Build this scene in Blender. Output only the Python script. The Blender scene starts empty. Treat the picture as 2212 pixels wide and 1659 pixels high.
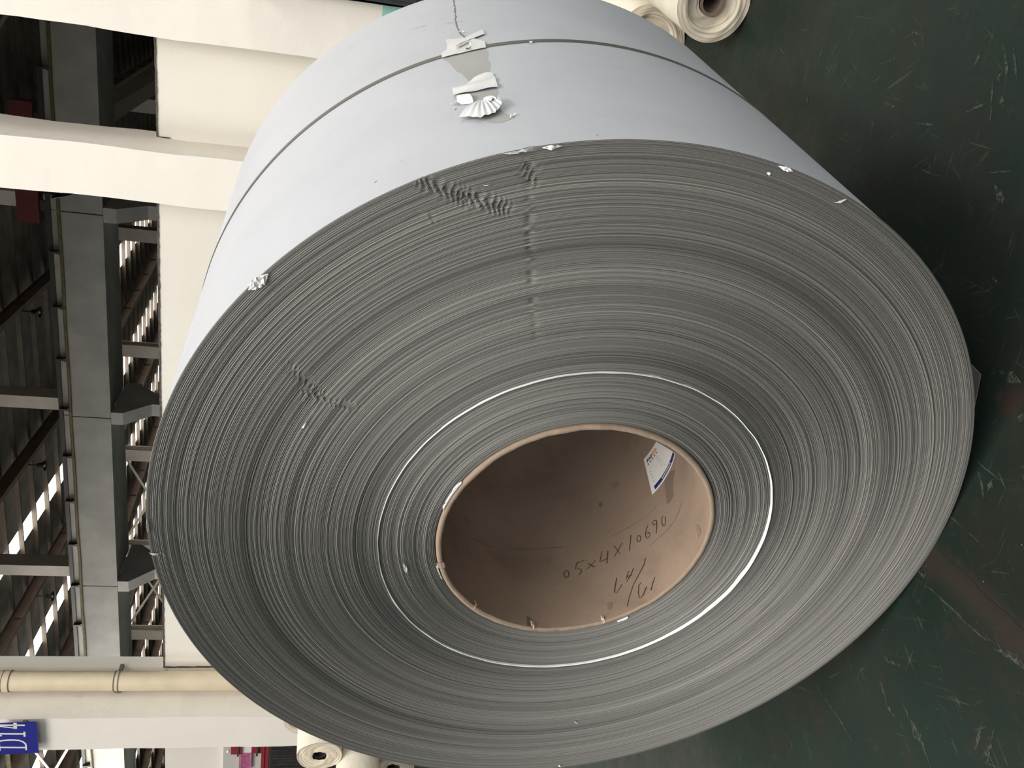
import bpy, bmesh, math, random
import numpy as np
from mathutils import Matrix, Vector
from mathutils.noise import noise as pnoise

SC = bpy.context.scene
COL = SC.collection
PI = math.pi
random.seed(7)
rng = np.random.default_rng(11)

# ------------------------------------------------------------------ camera
F_PX, PITCH, ROLLA, EYE = 1910.34, 0.20836, 0.06981, 1.225
fw = np.array([0, math.cos(PITCH), -math.sin(PITCH)])
r0 = np.array([1.0, 0, 0]); u0 = np.cross(r0, fw)
RT = r0 * math.cos(ROLLA) + u0 * math.sin(ROLLA)
UP = -r0 * math.sin(ROLLA) + u0 * math.cos(ROLLA)
OC = np.array([0, 0, EYE])
cam_d = bpy.data.cameras.new('camera')
cam_d.sensor_width = 36.0
cam_d.lens = 36.0 * F_PX / 2212.0
cam_d.clip_end = 400
cam = bpy.data.objects.new('camera', cam_d)
COL.objects.link(cam)
M = Matrix.Identity(4)
for i in range(3):
    M[i][0] = -UP[i]; M[i][1] = RT[i]; M[i][2] = -fw[i]; M[i][3] = OC[i]
cam.matrix_world = M
SC.camera = cam

# ------------------------------------------------------------------ frames
WA = 1.14434                                   # direction of the hall's long wall
WV = np.array([-math.sin(WA), math.cos(WA), 0])   # along the wall, to the left
WN = np.array([math.cos(WA), math.sin(WA), 0])    # towards the wall
WROT = WA - PI / 2
def W(s, D, z=0.0):
    return WV * s + WN * D + np.array([0, 0, z])
AZ = 0.59312                                   # azimuth of the big reel's axis
AX = np.array([math.sin(AZ), math.cos(AZ), 0]); BX = np.array([math.cos(AZ), -math.sin(AZ), 0])
RC = np.array([-0.2737, 1.5714, 0.75]); RR = 0.75; RLEN = 1.0255
CORE = 0.2619; RING = 0.3685; BANDY = 0.533
def ray(x, y):
    return fw + UP * (1106 - x) / F_PX + RT * (829.5 - y) / F_PX
def on_floor(x, y, z=0.0):
    d = ray(x, y); t = (z - EYE) / d[2]; return OC + d * t
def on_wall(x, y, D):                           # -> (s, z) on the plane D
    d = ray(x, y); t = D / (d @ WN); P = OC + d * t
    return P @ WV, P[2]
def on_face(x, y):                              # -> (radius, angle) on the reel's front face
    d = ray(x, y); t = ((RC - OC) @ AX) / (d @ AX); P = OC + d * t - RC
    return math.hypot(P @ BX, P[2]), math.atan2(P[2], P @ BX)
def on_cyl(x, y, rad, inside=False):            # -> (angle, axial) on a cylinder about the reel's axis
    d = ray(x, y); o = OC - RC
    d1, d2, o1, o2 = d @ BX, d[2], o @ BX, o[2]
    a = d1 * d1 + d2 * d2; b = 2 * (d1 * o1 + d2 * o2); c = o1 * o1 + o2 * o2 - rad * rad
    q = math.sqrt(max(0.0, b * b - 4 * a * c)); t = (-b + (q if inside else -q)) / (2 * a)
    P = o + d * t
    return math.atan2(P[2], P @ BX), P @ AX

# ------------------------------------------------------------------ world, lights, exposure
SC.view_settings.view_transform = 'Standard'
SC.view_settings.look = 'None'
SC.view_settings.gamma = 1.0
SC.view_settings.use_curve_mapping = False
SC.view_settings.exposure = 0.0
wd = bpy.data.worlds.new('world'); SC.world = wd; wd.use_nodes = True
bg = wd.node_tree.nodes['Background']
bg.inputs[0].default_value = (0.86, 0.93, 1.0, 1); bg.inputs[1].default_value = 0.22

def area(name, s, D, z, sx, sy, e, col=(1, 1, 1), aim=None):
    l = bpy.data.lights.new(name, 'AREA'); l.shape = 'RECTANGLE'; l.size = sx; l.size_y = sy
    l.energy = e; l.color = col
    o = bpy.data.objects.new(name, l); COL.objects.link(o)
    p = Vector(W(s, D, z)); o.location = p
    if aim is None:
        o.rotation_euler = (0, 0, WROT)
    else:
        o.rotation_euler = (Vector(W(*aim)) - p).to_track_quat('-Z', 'Y').to_euler()
    return o
SKY_S = [22.65 - 6 * k for k in range(6)]
for k, s in enumerate((-7.35, -1.35, 4.65, 10.65)):       # roof lights of this bay
    area('skylight_lamp', s, -6.0, 11.3, 0.9, 14, (480, 1680, 1270, 520)[k], (1.0, 0.97, 0.92))
area('gate_daylight', -5.0, -11.5, 3.2, 8.0, 5.5, 520, (0.95, 0.98, 1.0), aim=(1.0, 8.0, 1.5))
for k, s in enumerate((28.65, 34.65)):                    # roof lights of the bay behind the wall
    area('skylight_lamp', s, 16.5, 11.3, 0.9, 13, (3400, 2400)[k], (1.0, 0.97, 0.92))
area('right_fill_light', -15.2, 1.0, 2.6, 6.0, 4.5, 620, (0.95, 0.98, 1.0), aim=(0.0, 2.5, 0.8))  # added fill lamp from the right
area('gable_daylight', 44.0, 17.0, 5.5, 13.0, 8.0, 2600, (1, 0.98, 0.95), aim=(0, 17.0, 5.5))

# ------------------------------------------------------------------ material helpers
def mat(name, col, rough=0.6, metal=0.0, var=0.0, scale=6.0, bump=0.0, bscale=60.0, spec=0.5, emit=None, estr=0.0, coat=0.0):
    m = bpy.data.materials.new(name); m.use_nodes = True
    nt = m.node_tree; b = nt.nodes['Principled BSDF']
    b.inputs['Base Color'].default_value = (*col, 1)
    b.inputs['Roughness'].default_value = rough; b.inputs['Metallic'].default_value = metal
    b.inputs['Specular IOR Level'].default_value = spec
    if coat: b.inputs['Coat Weight'].default_value = coat
    if emit:
        b.inputs['Emission Color'].default_value = (*emit, 1); b.inputs['Emission Strength'].default_value = estr
    tc = nt.nodes.new('ShaderNodeTexCoord')
    if var:
        n = nt.nodes.new('ShaderNodeTexNoise'); n.inputs['Scale'].default_value = scale; n.inputs['Detail'].default_value = 6
        nt.links.new(tc.outputs['Object'], n.inputs['Vector'])
        r = nt.nodes.new('ShaderNodeValToRGB')
        r.color_ramp.elements[0].position = 0.3; r.color_ramp.elements[1].position = 0.7
        r.color_ramp.elements[0].color = (*[c * (1 - var) for c in col], 1)
        r.color_ramp.elements[1].color = (*[min(1, c * (1 + var)) for c in col], 1)
        nt.links.new(n.outputs['Fac'], r.inputs['Fac']); nt.links.new(r.outputs['Color'], b.inputs['Base Color'])
    if bump:
        n2 = nt.nodes.new('ShaderNodeTexNoise'); n2.inputs['Scale'].default_value = bscale; n2.inputs['Detail'].default_value = 4
        nt.links.new(tc.outputs['Object'], n2.inputs['Vector'])
        bp = nt.nodes.new('ShaderNodeBump'); bp.inputs['Strength'].default_value = bump; bp.inputs['Distance'].default_value = 0.01
        nt.links.new(n2.outputs['Fac'], bp.inputs['Height']); nt.links.new(bp.outputs['Normal'], b.inputs['Normal'])
    return m

class NB:                                       # small node-building helper
    def __init__(s, m):
        s.nt = m.node_tree; s.b = s.nt.nodes['Principled BSDF']
    def n(s, t, **kw):
        x = s.nt.nodes.new(t)
        for k, v in kw.items():
            if k in x.inputs: x.inputs[k].default_value = v
            else: setattr(x, k, v)
        return x
    def l(s, a, b): s.nt.links.new(a, b)
    def ramp(s, src, stops):
        r = s.n('ShaderNodeValToRGB'); e = r.color_ramp.elements
        while len(e) < len(stops): e.new(0.5)
        for el, (p, c) in zip(e, stops):
            el.position = p; el.color = (*c, 1) if len(c) == 3 else c
        s.l(src, r.inputs['Fac']); return r.outputs['Color']
    def mix(s, fac, a, b, mode='MIX'):
        x = s.n('ShaderNodeMix', data_type='RGBA', blend_type=mode)
        if isinstance(fac, float): x.inputs[0].default_value = fac
        else: s.l(fac, x.inputs[0])
        for i, v in ((6, a), (7, b)):
            if isinstance(v, tuple): x.inputs[i].default_value = (*v, 1)
            else: s.l(v, x.inputs[i])
        return x.outputs[2]
    def math(s, op, a, b=None):
        x = s.n('ShaderNodeMath', operation=op)
        for i, v in enumerate((a, b)):
            if v is None: continue
            if isinstance(v, (int, float)): x.inputs[i].default_value = v
            else: s.l(v, x.inputs[i])
        return x.outputs[0]

# ------------------------------------------------------------------ mesh helpers
class MB:
    def __init__(s): s.v = []; s.f = []
    def add(s, vs, fs):
        o = len(s.v); s.v += [tuple(map(float, v)) for v in vs]; s.f += [tuple(i + o for i in f) for f in fs]; return s
    def box(s, x0, x1, y0, y1, z0, z1):
        return s.add([(x0, y0, z0), (x1, y0, z0), (x1, y1, z0), (x0, y1, z0), (x0, y0, z1), (x1, y0, z1), (x1, y1, z1), (x0, y1, z1)],
                     [(0, 3, 2, 1), (4, 5, 6, 7), (0, 1, 5, 4), (1, 2, 6, 5), (2, 3, 7, 6), (3, 0, 4, 7)])
    def prism(s, poly, axis, a, b):             # poly of 2-D points, extruded along axis from a to b
        n = len(poly)
        def P(p, t):
            return {'x': (t, p[0], p[1]), 'y': (p[0], t, p[1]), 'z': (p[0], p[1], t)}[axis]
        vs = [P(p, a) for p in poly] + [P(p, b) for p in poly]
        return s.add(vs, [tuple(range(n))[::-1], tuple(range(n, 2 * n))] + [(i, (i + 1) % n, n + (i + 1) % n, n + i) for i in range(n)])
    def tube(s, pts, rad, seg=10, caps=True):
        pts = [np.array(p, float) for p in pts]; n = len(pts); rads = rad if isinstance(rad, (list, tuple)) else [rad] * n
        vs = []; prev = None
        for i, p in enumerate(pts):
            t = pts[min(i + 1, n - 1)] - pts[max(i - 1, 0)]; t = t / (np.linalg.norm(t) + 1e-12)
            if prev is None:
                a = np.array([0, 0, 1.0]) if abs(t[2]) < 0.9 else np.array([1.0, 0, 0])
                u = np.cross(t, a)
            else: u = prev - t * (prev @ t)
            u = u / (np.linalg.norm(u) + 1e-12); prev = u; w = np.cross(t, u)
            vs += [p + rads[i] * (math.cos(2 * PI * k / seg) * u + math.sin(2 * PI * k / seg) * w) for k in range(seg)]
        fs = [(i * seg + k, i * seg + (k + 1) % seg, (i + 1) * seg + (k + 1) % seg, (i + 1) * seg + k) for i in range(n - 1) for k in range(seg)]
        if caps: fs += [tuple(range(seg))[::-1], tuple(range((n - 1) * seg, n * seg))]
        return s.add(vs, fs)
    def lathe(s, prof, seg=32, axis='z', closed=False, wob=None):   # prof: (radius, height)
        n = len(prof); vs = []
        for i, (r, h) in enumerate(prof):
            for k in range(seg):
                a = 2 * PI * k / seg
                rr, hh = (r, h) if wob is None else wob(r, h, a, i)
                c, d = rr * math.cos(a), rr * math.sin(a)
                vs.append({'z': (c, d, hh), 'y': (c, hh, d), 'x': (hh, c, d)}[axis])
        m = n if closed else n - 1
        return s.add(vs, [(i * seg + k, i * seg + (k + 1) % seg, ((i + 1) % n) * seg + (k + 1) % seg, ((i + 1) % n) * seg + k) for i in range(m) for k in range(seg)])
    def grid(s, P, thick=None):                 # P[i][j] points
        n, m = len(P), len(P[0])
        return s.add([p for row in P for p in row], [(i * m + j, i * m + j + 1, (i + 1) * m + j + 1, (i + 1) * m + j) for i in range(n - 1) for j in range(m - 1)])
    def build(s, name, m, parent=None, loc=None, rotz=None, smooth=False, fix=True):
        me = bpy.data.meshes.new(name); me.from_pydata(s.v, [], s.f)
        if fix and len(s.f) < 60000:
            bm = bmesh.new(); bm.from_mesh(me); bmesh.ops.recalc_face_normals(bm, faces=bm.faces); bm.to_mesh(me); bm.free()
        return link(name, me, m, parent, loc, rotz, smooth)

def link(name, me, m, parent=None, loc=None, rotz=None, smooth=False):
    if m is not None: me.materials.append(m)
    if smooth: me.polygons.foreach_set('use_smooth', [True] * len(me.polygons))
    o = bpy.data.objects.new(name, me); COL.objects.link(o)
    if parent is not None: o.parent = parent
    if loc is not None: o.location = loc
    if rotz is not None: o.rotation_euler = (0, 0, rotz)
    return o
def tag(o, label=None, cat=None, group=None, kind=None):
    if label: o['label'] = label
    if cat: o['category'] = cat
    if group: o['group'] = group
    if kind: o['kind'] = kind
    return o
def empty(name, loc, rotz=0.0):
    o = bpy.data.objects.new(name, None); COL.objects.link(o); o.location = loc; o.rotation_euler = (0, 0, rotz); return o
def dup(o, parent=None, name=None):             # copy one object (mesh shared)
    c = o.copy(); COL.objects.link(c)
    if parent is not None: c.parent = parent
    return c
ORD = ['first', 'second', 'third', 'fourth', 'fifth', 'sixth', 'seventh', 'eighth', 'ninth', 'tenth', 'eleventh', 'twelfth']

# wall-frame mesh builder: local x = -s, y = D, z = z, about an origin (s0, D0)
class WB(MB):
    def __init__(s, s0=0.0, D0=0.0, z0=0.0): super().__init__(); s.s0 = s0; s.D0 = D0; s.z0 = z0
    def sbox(s, sa, sb, Da, Db, za, zb):
        return s.box(-(sb - s.s0), -(sa - s.s0), Da - s.D0, Db - s.D0, za - s.z0, zb - s.z0)
    def p(s, ss, D, z): return (-(ss - s.s0), D - s.D0, z - s.z0)
    def bar(s, A, B, w, h):                     # rectangular bar from A to B (s, D, z)
        a = np.array(s.p(*A)); b = np.array(s.p(*B)); t = (b - a) / np.linalg.norm(b - a)
        k = np.array([0, 0, 1.0]) if abs(t[2]) < 0.9 else np.array([0, 1.0, 0])
        u = np.cross(t, k); u /= np.linalg.norm(u); v = np.cross(u, t)
        vs = [q + i * u * w / 2 + j * v * h / 2 for q in (a, b) for (i, j) in ((-1, -1), (1, -1), (1, 1), (-1, 1))]
        return s.add(vs, [(0, 1, 2, 3), (7, 6, 5, 4), (0, 4, 5, 1), (1, 5, 6, 2), (2, 6, 7, 3), (3, 7, 4, 0)])
    def done(s, name, m, parent=None, smooth=False):
        if parent is None:
            return s.build(name, m, None, W(s.s0, s.D0, s.z0), WROT, smooth)
        return s.build(name, m, parent, None, None, smooth)
def wempty(name, s, D, z=0.0): return empty(name, W(s, D, z), WROT)
def wlocal(s0, D0, z0=0.0): return WB(s0, D0, z0)

# ------------------------------------------------------------------ materials
def paint_material(name, base, dado):           # plaster painted pale above a turquoise dado
    m = mat(name, base, 0.75)
    q = NB(m)
    g = q.n('ShaderNodeNewGeometry'); sep = q.n('ShaderNodeSeparateXYZ'); q.l(g.outputs['Position'], sep.inputs[0])
    n = q.n('ShaderNodeTexNoise', Scale=0.9, Detail=8.0); q.l(g.outputs['Position'], n.inputs['Vector'])
    c = q.ramp(n.outputs['Fac'], [(0.3, tuple(x * 0.95 for x in base)), (0.7, base)])
    n3 = q.n('ShaderNodeTexNoise', Scale=5.0, Detail=6.0); q.l(g.outputs['Position'], n3.inputs['Vector'])
    stain = q.ramp(n3.outputs['Fac'], [(0.70, (0, 0, 0)), (0.80, (0.5, 0.5, 0.5))])
    c = q.mix(stain, c, tuple(x * 0.72 for x in base))
    f = q.math('LESS_THAN', sep.outputs[2], 0.985)
    q.l(q.mix(f, c, dado), q.b.inputs['Base Color'])
    n2 = q.n('ShaderNodeTexNoise', Scale=7.0, Detail=5.0); q.l(g.outputs['Position'], n2.inputs['Vector'])
    bp = q.n('ShaderNodeBump', Strength=0.25, Distance=0.02); q.l(n2.outputs['Fac'], bp.inputs['Height']); q.l(bp.outputs['Normal'], q.b.inputs['Normal'])
    return m
M_WALL = paint_material('painted_plaster', (0.88, 0.83, 0.755), (0.33, 0.62, 0.58))
M_MORTAR = mat('broken_mortar', (0.10, 0.09, 0.08), 0.95, var=0.4, scale=40, bump=0.6)
M_CONC = mat('concrete', (0.36, 0.355, 0.34), 0.85, var=0.16, scale=1.3, bump=0.2, bscale=8)
M_BEAM = mat('beam_concrete', (0.31, 0.305, 0.29), 0.85, var=0.14, scale=1.5, bump=0.2, bscale=8)
M_CONC_L = mat('light_concrete', (0.50, 0.47, 0.43), 0.85, var=0.12, scale=1.6, bump=0.2, bscale=8)
M_STEEL = mat('rafter_steel', (0.24, 0.175, 0.14), 0.6, var=0.2, scale=2)
M_PURL = mat('purlin_steel', (0.15, 0.125, 0.105), 0.6, var=0.2, scale=2)
M_SHEET = mat('roof_sheet', (0.30, 0.285, 0.265), 0.6, var=0.35, scale=1.2, bump=0.5, bscale=4)
M_SKY = mat('skylight_sheet', (0.9, 0.9, 0.85), 0.5, emit=(1.0, 0.94, 0.82), estr=4.5)
M_DARKPIPE = mat('dark_pipe', (0.03, 0.027, 0.025), 0.5)
M_YELLOW = mat('old_yellow_paint', (0.12, 0.095, 0.045), 0.5, var=0.3)
M_PALEST = mat('pale_steel', (0.46, 0.43, 0.38), 0.6, var=0.1)
M_RED = mat('red_paint', (0.26, 0.025, 0.035), 0.4, var=0.15)
M_BLACKBOX = mat('black_green_paint', (0.012, 0.017, 0.015), 0.45, var=0.4, scale=18)
M_CREAMPIPE = mat('cream_pvc', (0.66, 0.56, 0.40), 0.45, var=0.08, scale=5)
M_GREYDARK = mat('dark_grey_mark', (0.16, 0.14, 0.12), 0.7)
M_BLUE = mat('blue_enamel', (0.018, 0.022, 0.23), 0.4)
M_WHITEPRINT = mat('white_print', (0.75, 0.76, 0.72), 0.5)
M_CLOTH = mat('cream_cloth', (0.64, 0.59, 0.50), 0.85, var=0.06, scale=9, bump=0.35, bscale=30)
M_CLOTH_END = mat('cream_cloth_edge', (0.55, 0.50, 0.42), 0.9)
def ring_edges(m):                              # fine layer lines round the roll's own axis
    q = NB(m); tc = q.n('ShaderNodeTexCoord'); sep = q.n('ShaderNodeSeparateXYZ'); q.l(tc.outputs['Object'], sep.inputs[0])
    rad = q.math('SQRT', q.math('ADD', q.math('MULTIPLY', sep.outputs[0], sep.outputs[0]), q.math('MULTIPLY', sep.outputs[2], sep.outputs[2])))
    nz = q.n('ShaderNodeTexNoise', Scale=9.0, Detail=3.0); q.l(tc.outputs['Object'], nz.inputs['Vector'])
    w = q.math('ADD', rad, q.math('MULTIPLY', nz.outputs['Fac'], 0.012))
    n = q.n('ShaderNodeTexNoise', noise_dimensions='1D'); n.inputs['Scale'].default_value = 150.0; n.inputs['Detail'].default_value = 3.0; q.l(w, n.inputs['W'])
    q.l(q.ramp(n.outputs['Fac'], [(0.30, (0.40, 0.345, 0.27)), (0.46, (0.56, 0.49, 0.385)), (0.7, (0.62, 0.545, 0.435))]), q.b.inputs['Base Color'])
    bp = q.n('ShaderNodeBump', Strength=0.5, Distance=0.003); q.l(n.outputs['Fac'], bp.inputs['Height']); q.l(bp.outputs['Normal'], q.b.inputs['Normal'])
ring_edges(M_CLOTH_END)
M_TUBE = mat('brown_tube', (0.17, 0.125, 0.09), 0.8, var=0.15, scale=20)
M_SHADETUBE = mat('shaded_tube', (0.02, 0.015, 0.012), 0.9)  # tube colour darkened to paint in the unlit depth of the pile rolls' holes
M_BLACKSHEET = mat('black_sheet', (0.018, 0.016, 0.015), 0.55, var=0.5, scale=14, bump=0.4, bscale=30)
M_PINK = mat('pink_plastic', (0.45, 0.10, 0.22), 0.12, var=0.35, scale=26, spec=0.8, coat=0.6)
M_BRASS = mat('brass', (0.22, 0.17, 0.09), 0.35, 0.8)
M_WHITEPLASTIC = mat('white_plastic', (0.8, 0.8, 0.78), 0.3)
M_CABLE = mat('black_cable', (0.01, 0.01, 0.01), 0.5)

def floor_material():
    m = mat('green_floor_paint', (0.018, 0.032, 0.026), 0.45, spec=0.18)
    q = NB(m)
    g = q.n('ShaderNodeNewGeometry')
    P = g.outputs['Position']
    n = q.n('ShaderNodeTexNoise', Scale=1.6, Detail=9.0, Roughness=0.6); q.l(P, n.inputs['Vector'])
    c = q.ramp(n.outputs['Fac'], [(0.30, (0.015, 0.0135, 0.011)), (0.46, (0.010, 0.0145, 0.011)), (0.60, (0.0055, 0.016, 0.0115)), (0.75, (0.008, 0.018, 0.013))])
    nb = q.n('ShaderNodeTexNoise', Scale=9.0, Detail=10.0, Roughness=0.7); q.l(P, nb.inputs['Vector'])
    c = q.mix(q.ramp(nb.outputs['Fac'], [(0.55, (0, 0, 0)), (0.72, (0.8, 0.8, 0.8))]), c, (0.019, 0.017, 0.014))
    # scuffs: stretched noise in three directions
    brk = q.n('ShaderNodeTexNoise', Scale=14.0, Detail=6.0, Roughness=0.7); q.l(P, brk.inputs['Vector'])
    bm_ = q.ramp(brk.outputs['Fac'], [(0.44, (0, 0, 0)), (0.60, (1, 1, 1))])
    for k, (ang, sc, lo, hi, colr) in enumerate(((0.35, (7, 150, 1), 0.66, 0.74, (0.050, 0.055, 0.044)), (1.45, (6, 130, 1), 0.66, 0.74, (0.042, 0.045, 0.036)), (2.45, (8, 170, 1), 0.66, 0.74, (0.058, 0.072, 0.058)), (0.95, (10, 120, 1), 0.67, 0.75, (0.036, 0.052, 0.042)), (2.0, (5, 200, 1), 0.67, 0.75, (0.060, 0.064, 0.054)))):
        m1 = q.n('ShaderNodeMapping'); m1.inputs['Rotation'].default_value = (0, 0, ang); m1.inputs['Location'].default_value = (3.1 * k, 1.7 * k, 0)
        q.l(P, m1.inputs['Vector'])
        mp = q.n('ShaderNodeMapping'); mp.inputs['Scale'].default_value = sc; q.l(m1.outputs['Vector'], mp.inputs['Vector'])
        ns = q.n('ShaderNodeTexNoise', Scale=1.0, Detail=2.0, Roughness=0.5, Distortion=0.5); q.l(mp.outputs['Vector'], ns.inputs['Vector'])
        f = q.mix(1.0, q.ramp(ns.outputs['Fac'], [(lo, (0, 0, 0)), (hi, (0.8, 0.8, 0.8))]), bm_, 'MULTIPLY')
        c = q.mix(f, c, colr)
    # pale rubbed blotches
    bl = q.n('ShaderNodeTexNoise', Scale=5.5, Detail=12.0, Roughness=0.78); q.l(P, bl.inputs['Vector'])
    c = q.mix(q.ramp(bl.outputs['Fac'], [(0.60, (0, 0, 0)), (0.68, (0.55, 0.55, 0.55))]), c, (0.036, 0.038, 0.031))
    # chips and specks
    v = q.n('ShaderNodeTexVoronoi', Scale=26.0); q.l(P, v.inputs['Vector'])
    vf = q.n('ShaderNodeTexNoise', Scale=60.0); q.l(P, vf.inputs['Vector'])
    dd = q.math('ADD', v.outputs['Distance'], q.math('MULTIPLY', vf.outputs['Fac'], 0.12))
    c = q.mix(q.ramp(dd, [(0.085, (0.9, 0.9, 0.9)), (0.10, (0, 0, 0))]), c, (0.09, 0.105, 0.09))
    # worn brown band along the crack, rust spot
    A = on_floor(1990, 1185); B = on_floor(2260, 1440); d = (B - A) / np.linalg.norm(B - A)
    def dotp(vec, off):
        x = q.n('ShaderNodeVectorMath', operation='DOT_PRODUCT'); q.l(P, x.inputs[0]); x.inputs[1].default_value = tuple(vec); return q.math('SUBTRACT', x.outputs['Value'], off)
    nn = np.array([-d[1], d[0], 0])
    dist = q.math('ABSOLUTE', dotp(nn, float(A @ nn)))
    dist = q.math('ADD', dist, q.math('MULTIPLY', q.math('SUBTRACT', nb.outputs['Fac'], 0.5), 0.10))
    c = q.mix(q.ramp(dist, [(0.012, (0.85, 0.85, 0.85)), (0.045, (0, 0, 0))]), c, (0.024, 0.020, 0.016))
    RS = on_floor(2181, 867); dv = q.n('ShaderNodeVectorMath', operation='DISTANCE'); q.l(P, dv.inputs[0]); dv.inputs[1].default_value = tuple(RS)
    ds = q.math('ADD', dv.outputs['Value'], q.math('MULTIPLY', q.math('SUBTRACT', nb.outputs['Fac'], 0.5), 0.06))
    c = q.mix(q.ramp(ds, [(0.022, (0.8, 0.8, 0.8)), (0.036, (0, 0, 0))]), c, (0.022, 0.014, 0.0115))
    q.l(c, q.b.inputs['Base Color'])
    q.l(q.ramp(nb.outputs['Fac'], [(0.3, (0.38, 0.38, 0.38)), (0.75, (0.6, 0.6, 0.6))]), q.b.inputs['Roughness'])
    bp = q.n('ShaderNodeBump', Strength=0.12, Distance=0.01); q.l(n.outputs['Fac'], bp.inputs['Height']); q.l(bp.outputs['Normal'], q.b.inputs['Normal'])
    return m
M_FLOOR = floor_material()

# ------------------------------------------------------------------ floor
fl = WB()
fl.sbox(-16, 77, -14, 62, -0.25, 0.0)
floor = tag(fl.done('floor', M_FLOOR), 'dark green painted concrete floor with scuffs and scratches', kind='structure')

def ribbon_on_floor(pix, wid, z=0.0006, jag=0.0):
    P = [on_floor(x, y) for x, y in pix]; mb = MB(); L = []; Rr = []
    for i, p in enumerate(P):
        t = P[min(i + 1, len(P) - 1)] - P[max(i - 1, 0)]; t = t / (np.linalg.norm(t) + 1e-9); nrm = np.array([-t[1], t[0], 0])
        w = wid[i] if isinstance(wid, list) else wid
        e = min(1.0, 0.15 + 2.5 * min(i, len(P) - 1 - i) / max(1, len(P) - 1)); k1 = pnoise(Vector((p[0] * 90, p[1] * 90, 1.0))); k2 = pnoise(Vector((p[0] * 90, p[1] * 90, 7.0)))
        L.append(p + nrm * w * e * (0.5 + jag * 1.4 * k1) + [0, 0, z]); Rr.append(p - nrm * w * e * (0.5 + jag * 1.4 * k2) + [0, 0, z])
    return mb, L, Rr
def densify(pix, n, amp):
    out = []
    for i in range(len(pix) - 1):
        for k in range(n):
            t = k / n
            out.append((pix[i][0] + (pix[i + 1][0] - pix[i][0]) * t + random.uniform(-amp, amp), pix[i][1] + (pix[i + 1][1] - pix[i][1]) * t + random.uniform(-amp, amp)))
    out.append(pix[-1]); return out
def floor_ribbons(name, lst, m, z):
    big = MB()
    for pix, wid, jag in lst:
        mb, L, Rr = ribbon_on_floor(pix, wid, z, jag); z += 0.00002
        n = len(L); big.add(L + Rr, [(i, i + 1, n + i + 1, n + i) for i in range(n - 1)])
    o = big.build(name, m); o.parent = floor; o.matrix_parent_inverse = (Matrix.Translation(floor.location) @ Matrix.Rotation(WROT, 4, 'Z')).inverted()
    o['kind'] = 'stuff'
    return o
M_CRACK = mat('crack_dark', (0.006, 0.005, 0.004), 0.9)
M_SCUFF = mat('pale_scuff', (0.048, 0.055, 0.046), 0.6, var=0.5, scale=60)
q = NB(M_SCUFF); tc_ = q.n('ShaderNodeTexCoord'); nz_ = q.n('ShaderNodeTexNoise', Scale=95.0, Detail=8.0, Roughness=0.75); q.l(tc_.outputs['Object'], nz_.inputs['Vector'])
q.l(q.ramp(nz_.outputs['Fac'], [(0.42, (0, 0, 0)), (0.58, (0.8, 0.8, 0.8))]), q.b.inputs['Alpha'])
crk = [(2030, 1188), (2052, 1213), (2080, 1232), (2098, 1254), (2120, 1280), (2150, 1308), (2180, 1335), (2212, 1362), (2290, 1430)]
floor_ribbons('crack', [(densify(crk, 6, 1.6), 0.0035, 0.5), (densify([(2150, 1310), (2165, 1318), (2180, 1332), (2200, 1346)], 3, 1), 0.004, 0.4)], M_CRACK, 0.0009)
scr = []
def sc(pts, w, jag=0.35, n=5): scr.append((densify(pts, n, 0.6), w * 1.25 + 0.001, jag))
sc([(1978, 1249), (2010, 1272), (2050, 1308), (2088, 1346), (2125, 1378), (2152, 1404)], 0.0032)
sc([(2152, 1404), (2180, 1412), (2205, 1432), (2225, 1448)], 0.009)
sc([(1752, 1463), (1790, 1520), (1822, 1566), (1842, 1602)], 0.0035)
sc([(1948, 1518), (1968, 1552), (1990, 1600), (2012, 1660)], 0.0055)
sc([(1905, 1480), (1918, 1525), (1935, 1550)], 0.005)
sc([(1970, 1570), (1985, 1592), (1998, 1610)], 0.016, 0.5)
sc([(1907, 1410), (1918, 1428), (1948, 1439)], 0.004)
sc([(2122, 1569), (2112, 1600), (2106, 1624)], 0.005)
sc([(2148, 1572), (2138, 1620), (2132, 1655)], 0.004)
sc([(2138, 1612), (2124, 1640)], 0.008)
sc([(1974, 1218), (1998, 1250), (2003, 1216)], 0.003)
sc([(2114, 1020), (2122, 1050), (2126, 1078)], 0.0045)
sc([(2134, 1060), (2146, 1034)], 0.006); sc([(2146, 1052), (2132, 1046)], 0.004)
sc([(2160, 800), (2185, 815), (2208, 828)], 0.010, 0.5)
sc([(2200, 900), (2212, 905)], 0.012)
sc([(1884, 180), (1904, 164)], 0.0016); sc([(1897, 141), (1933, 128), (1935, 111)], 0.0025)
sc([(2170, 103), (2175, 150), (2173, 183)], 0.0045); sc([(2190, 100), (2194, 140), (2198, 172)], 0.0035)
sc([(2166, 205), (2167, 232)], 0.008); sc([(2173, 150), (2157, 168), (2160, 178)], 0.005)
sc([(2145, 165), (2143, 230), (2140, 262)], 0.003); sc([(2085, 243), (2135, 222)], 0.003)
sc([(2118, 108), (2104, 150)], 0.006); sc([(1978, 266), (2020, 270)], 0.0025)
sc([(1994, 70), (1996, 100)], 0.003); sc([(1955, 82), (1975, 70), (1998, 78)], 0.003)
sc([(1770, 130), (1778, 100)], 0.003); sc([(1790, 128), (1812, 95)], 0.002)
sc([(1742, 232), (1748, 200)], 0.007, 0.6); sc([(1885, 262), (1888, 275)], 0.012, 0.5)
sc([(1910, 222), (1935, 232)], 0.003); sc([(2000, 360), (2004, 340), (1972, 365)], 0.002)
sc([(2118, 640), (2160, 612)], 0.002); sc([(2140, 594), (2162, 616)], 0.002); sc([(2150, 400), (2168, 440)], 0.010, 0.6)
sc([(2035, 572), (2040, 582)], 0.008, 0.5); sc([(2130, 374), (2185, 370)], 0.0022)
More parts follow.
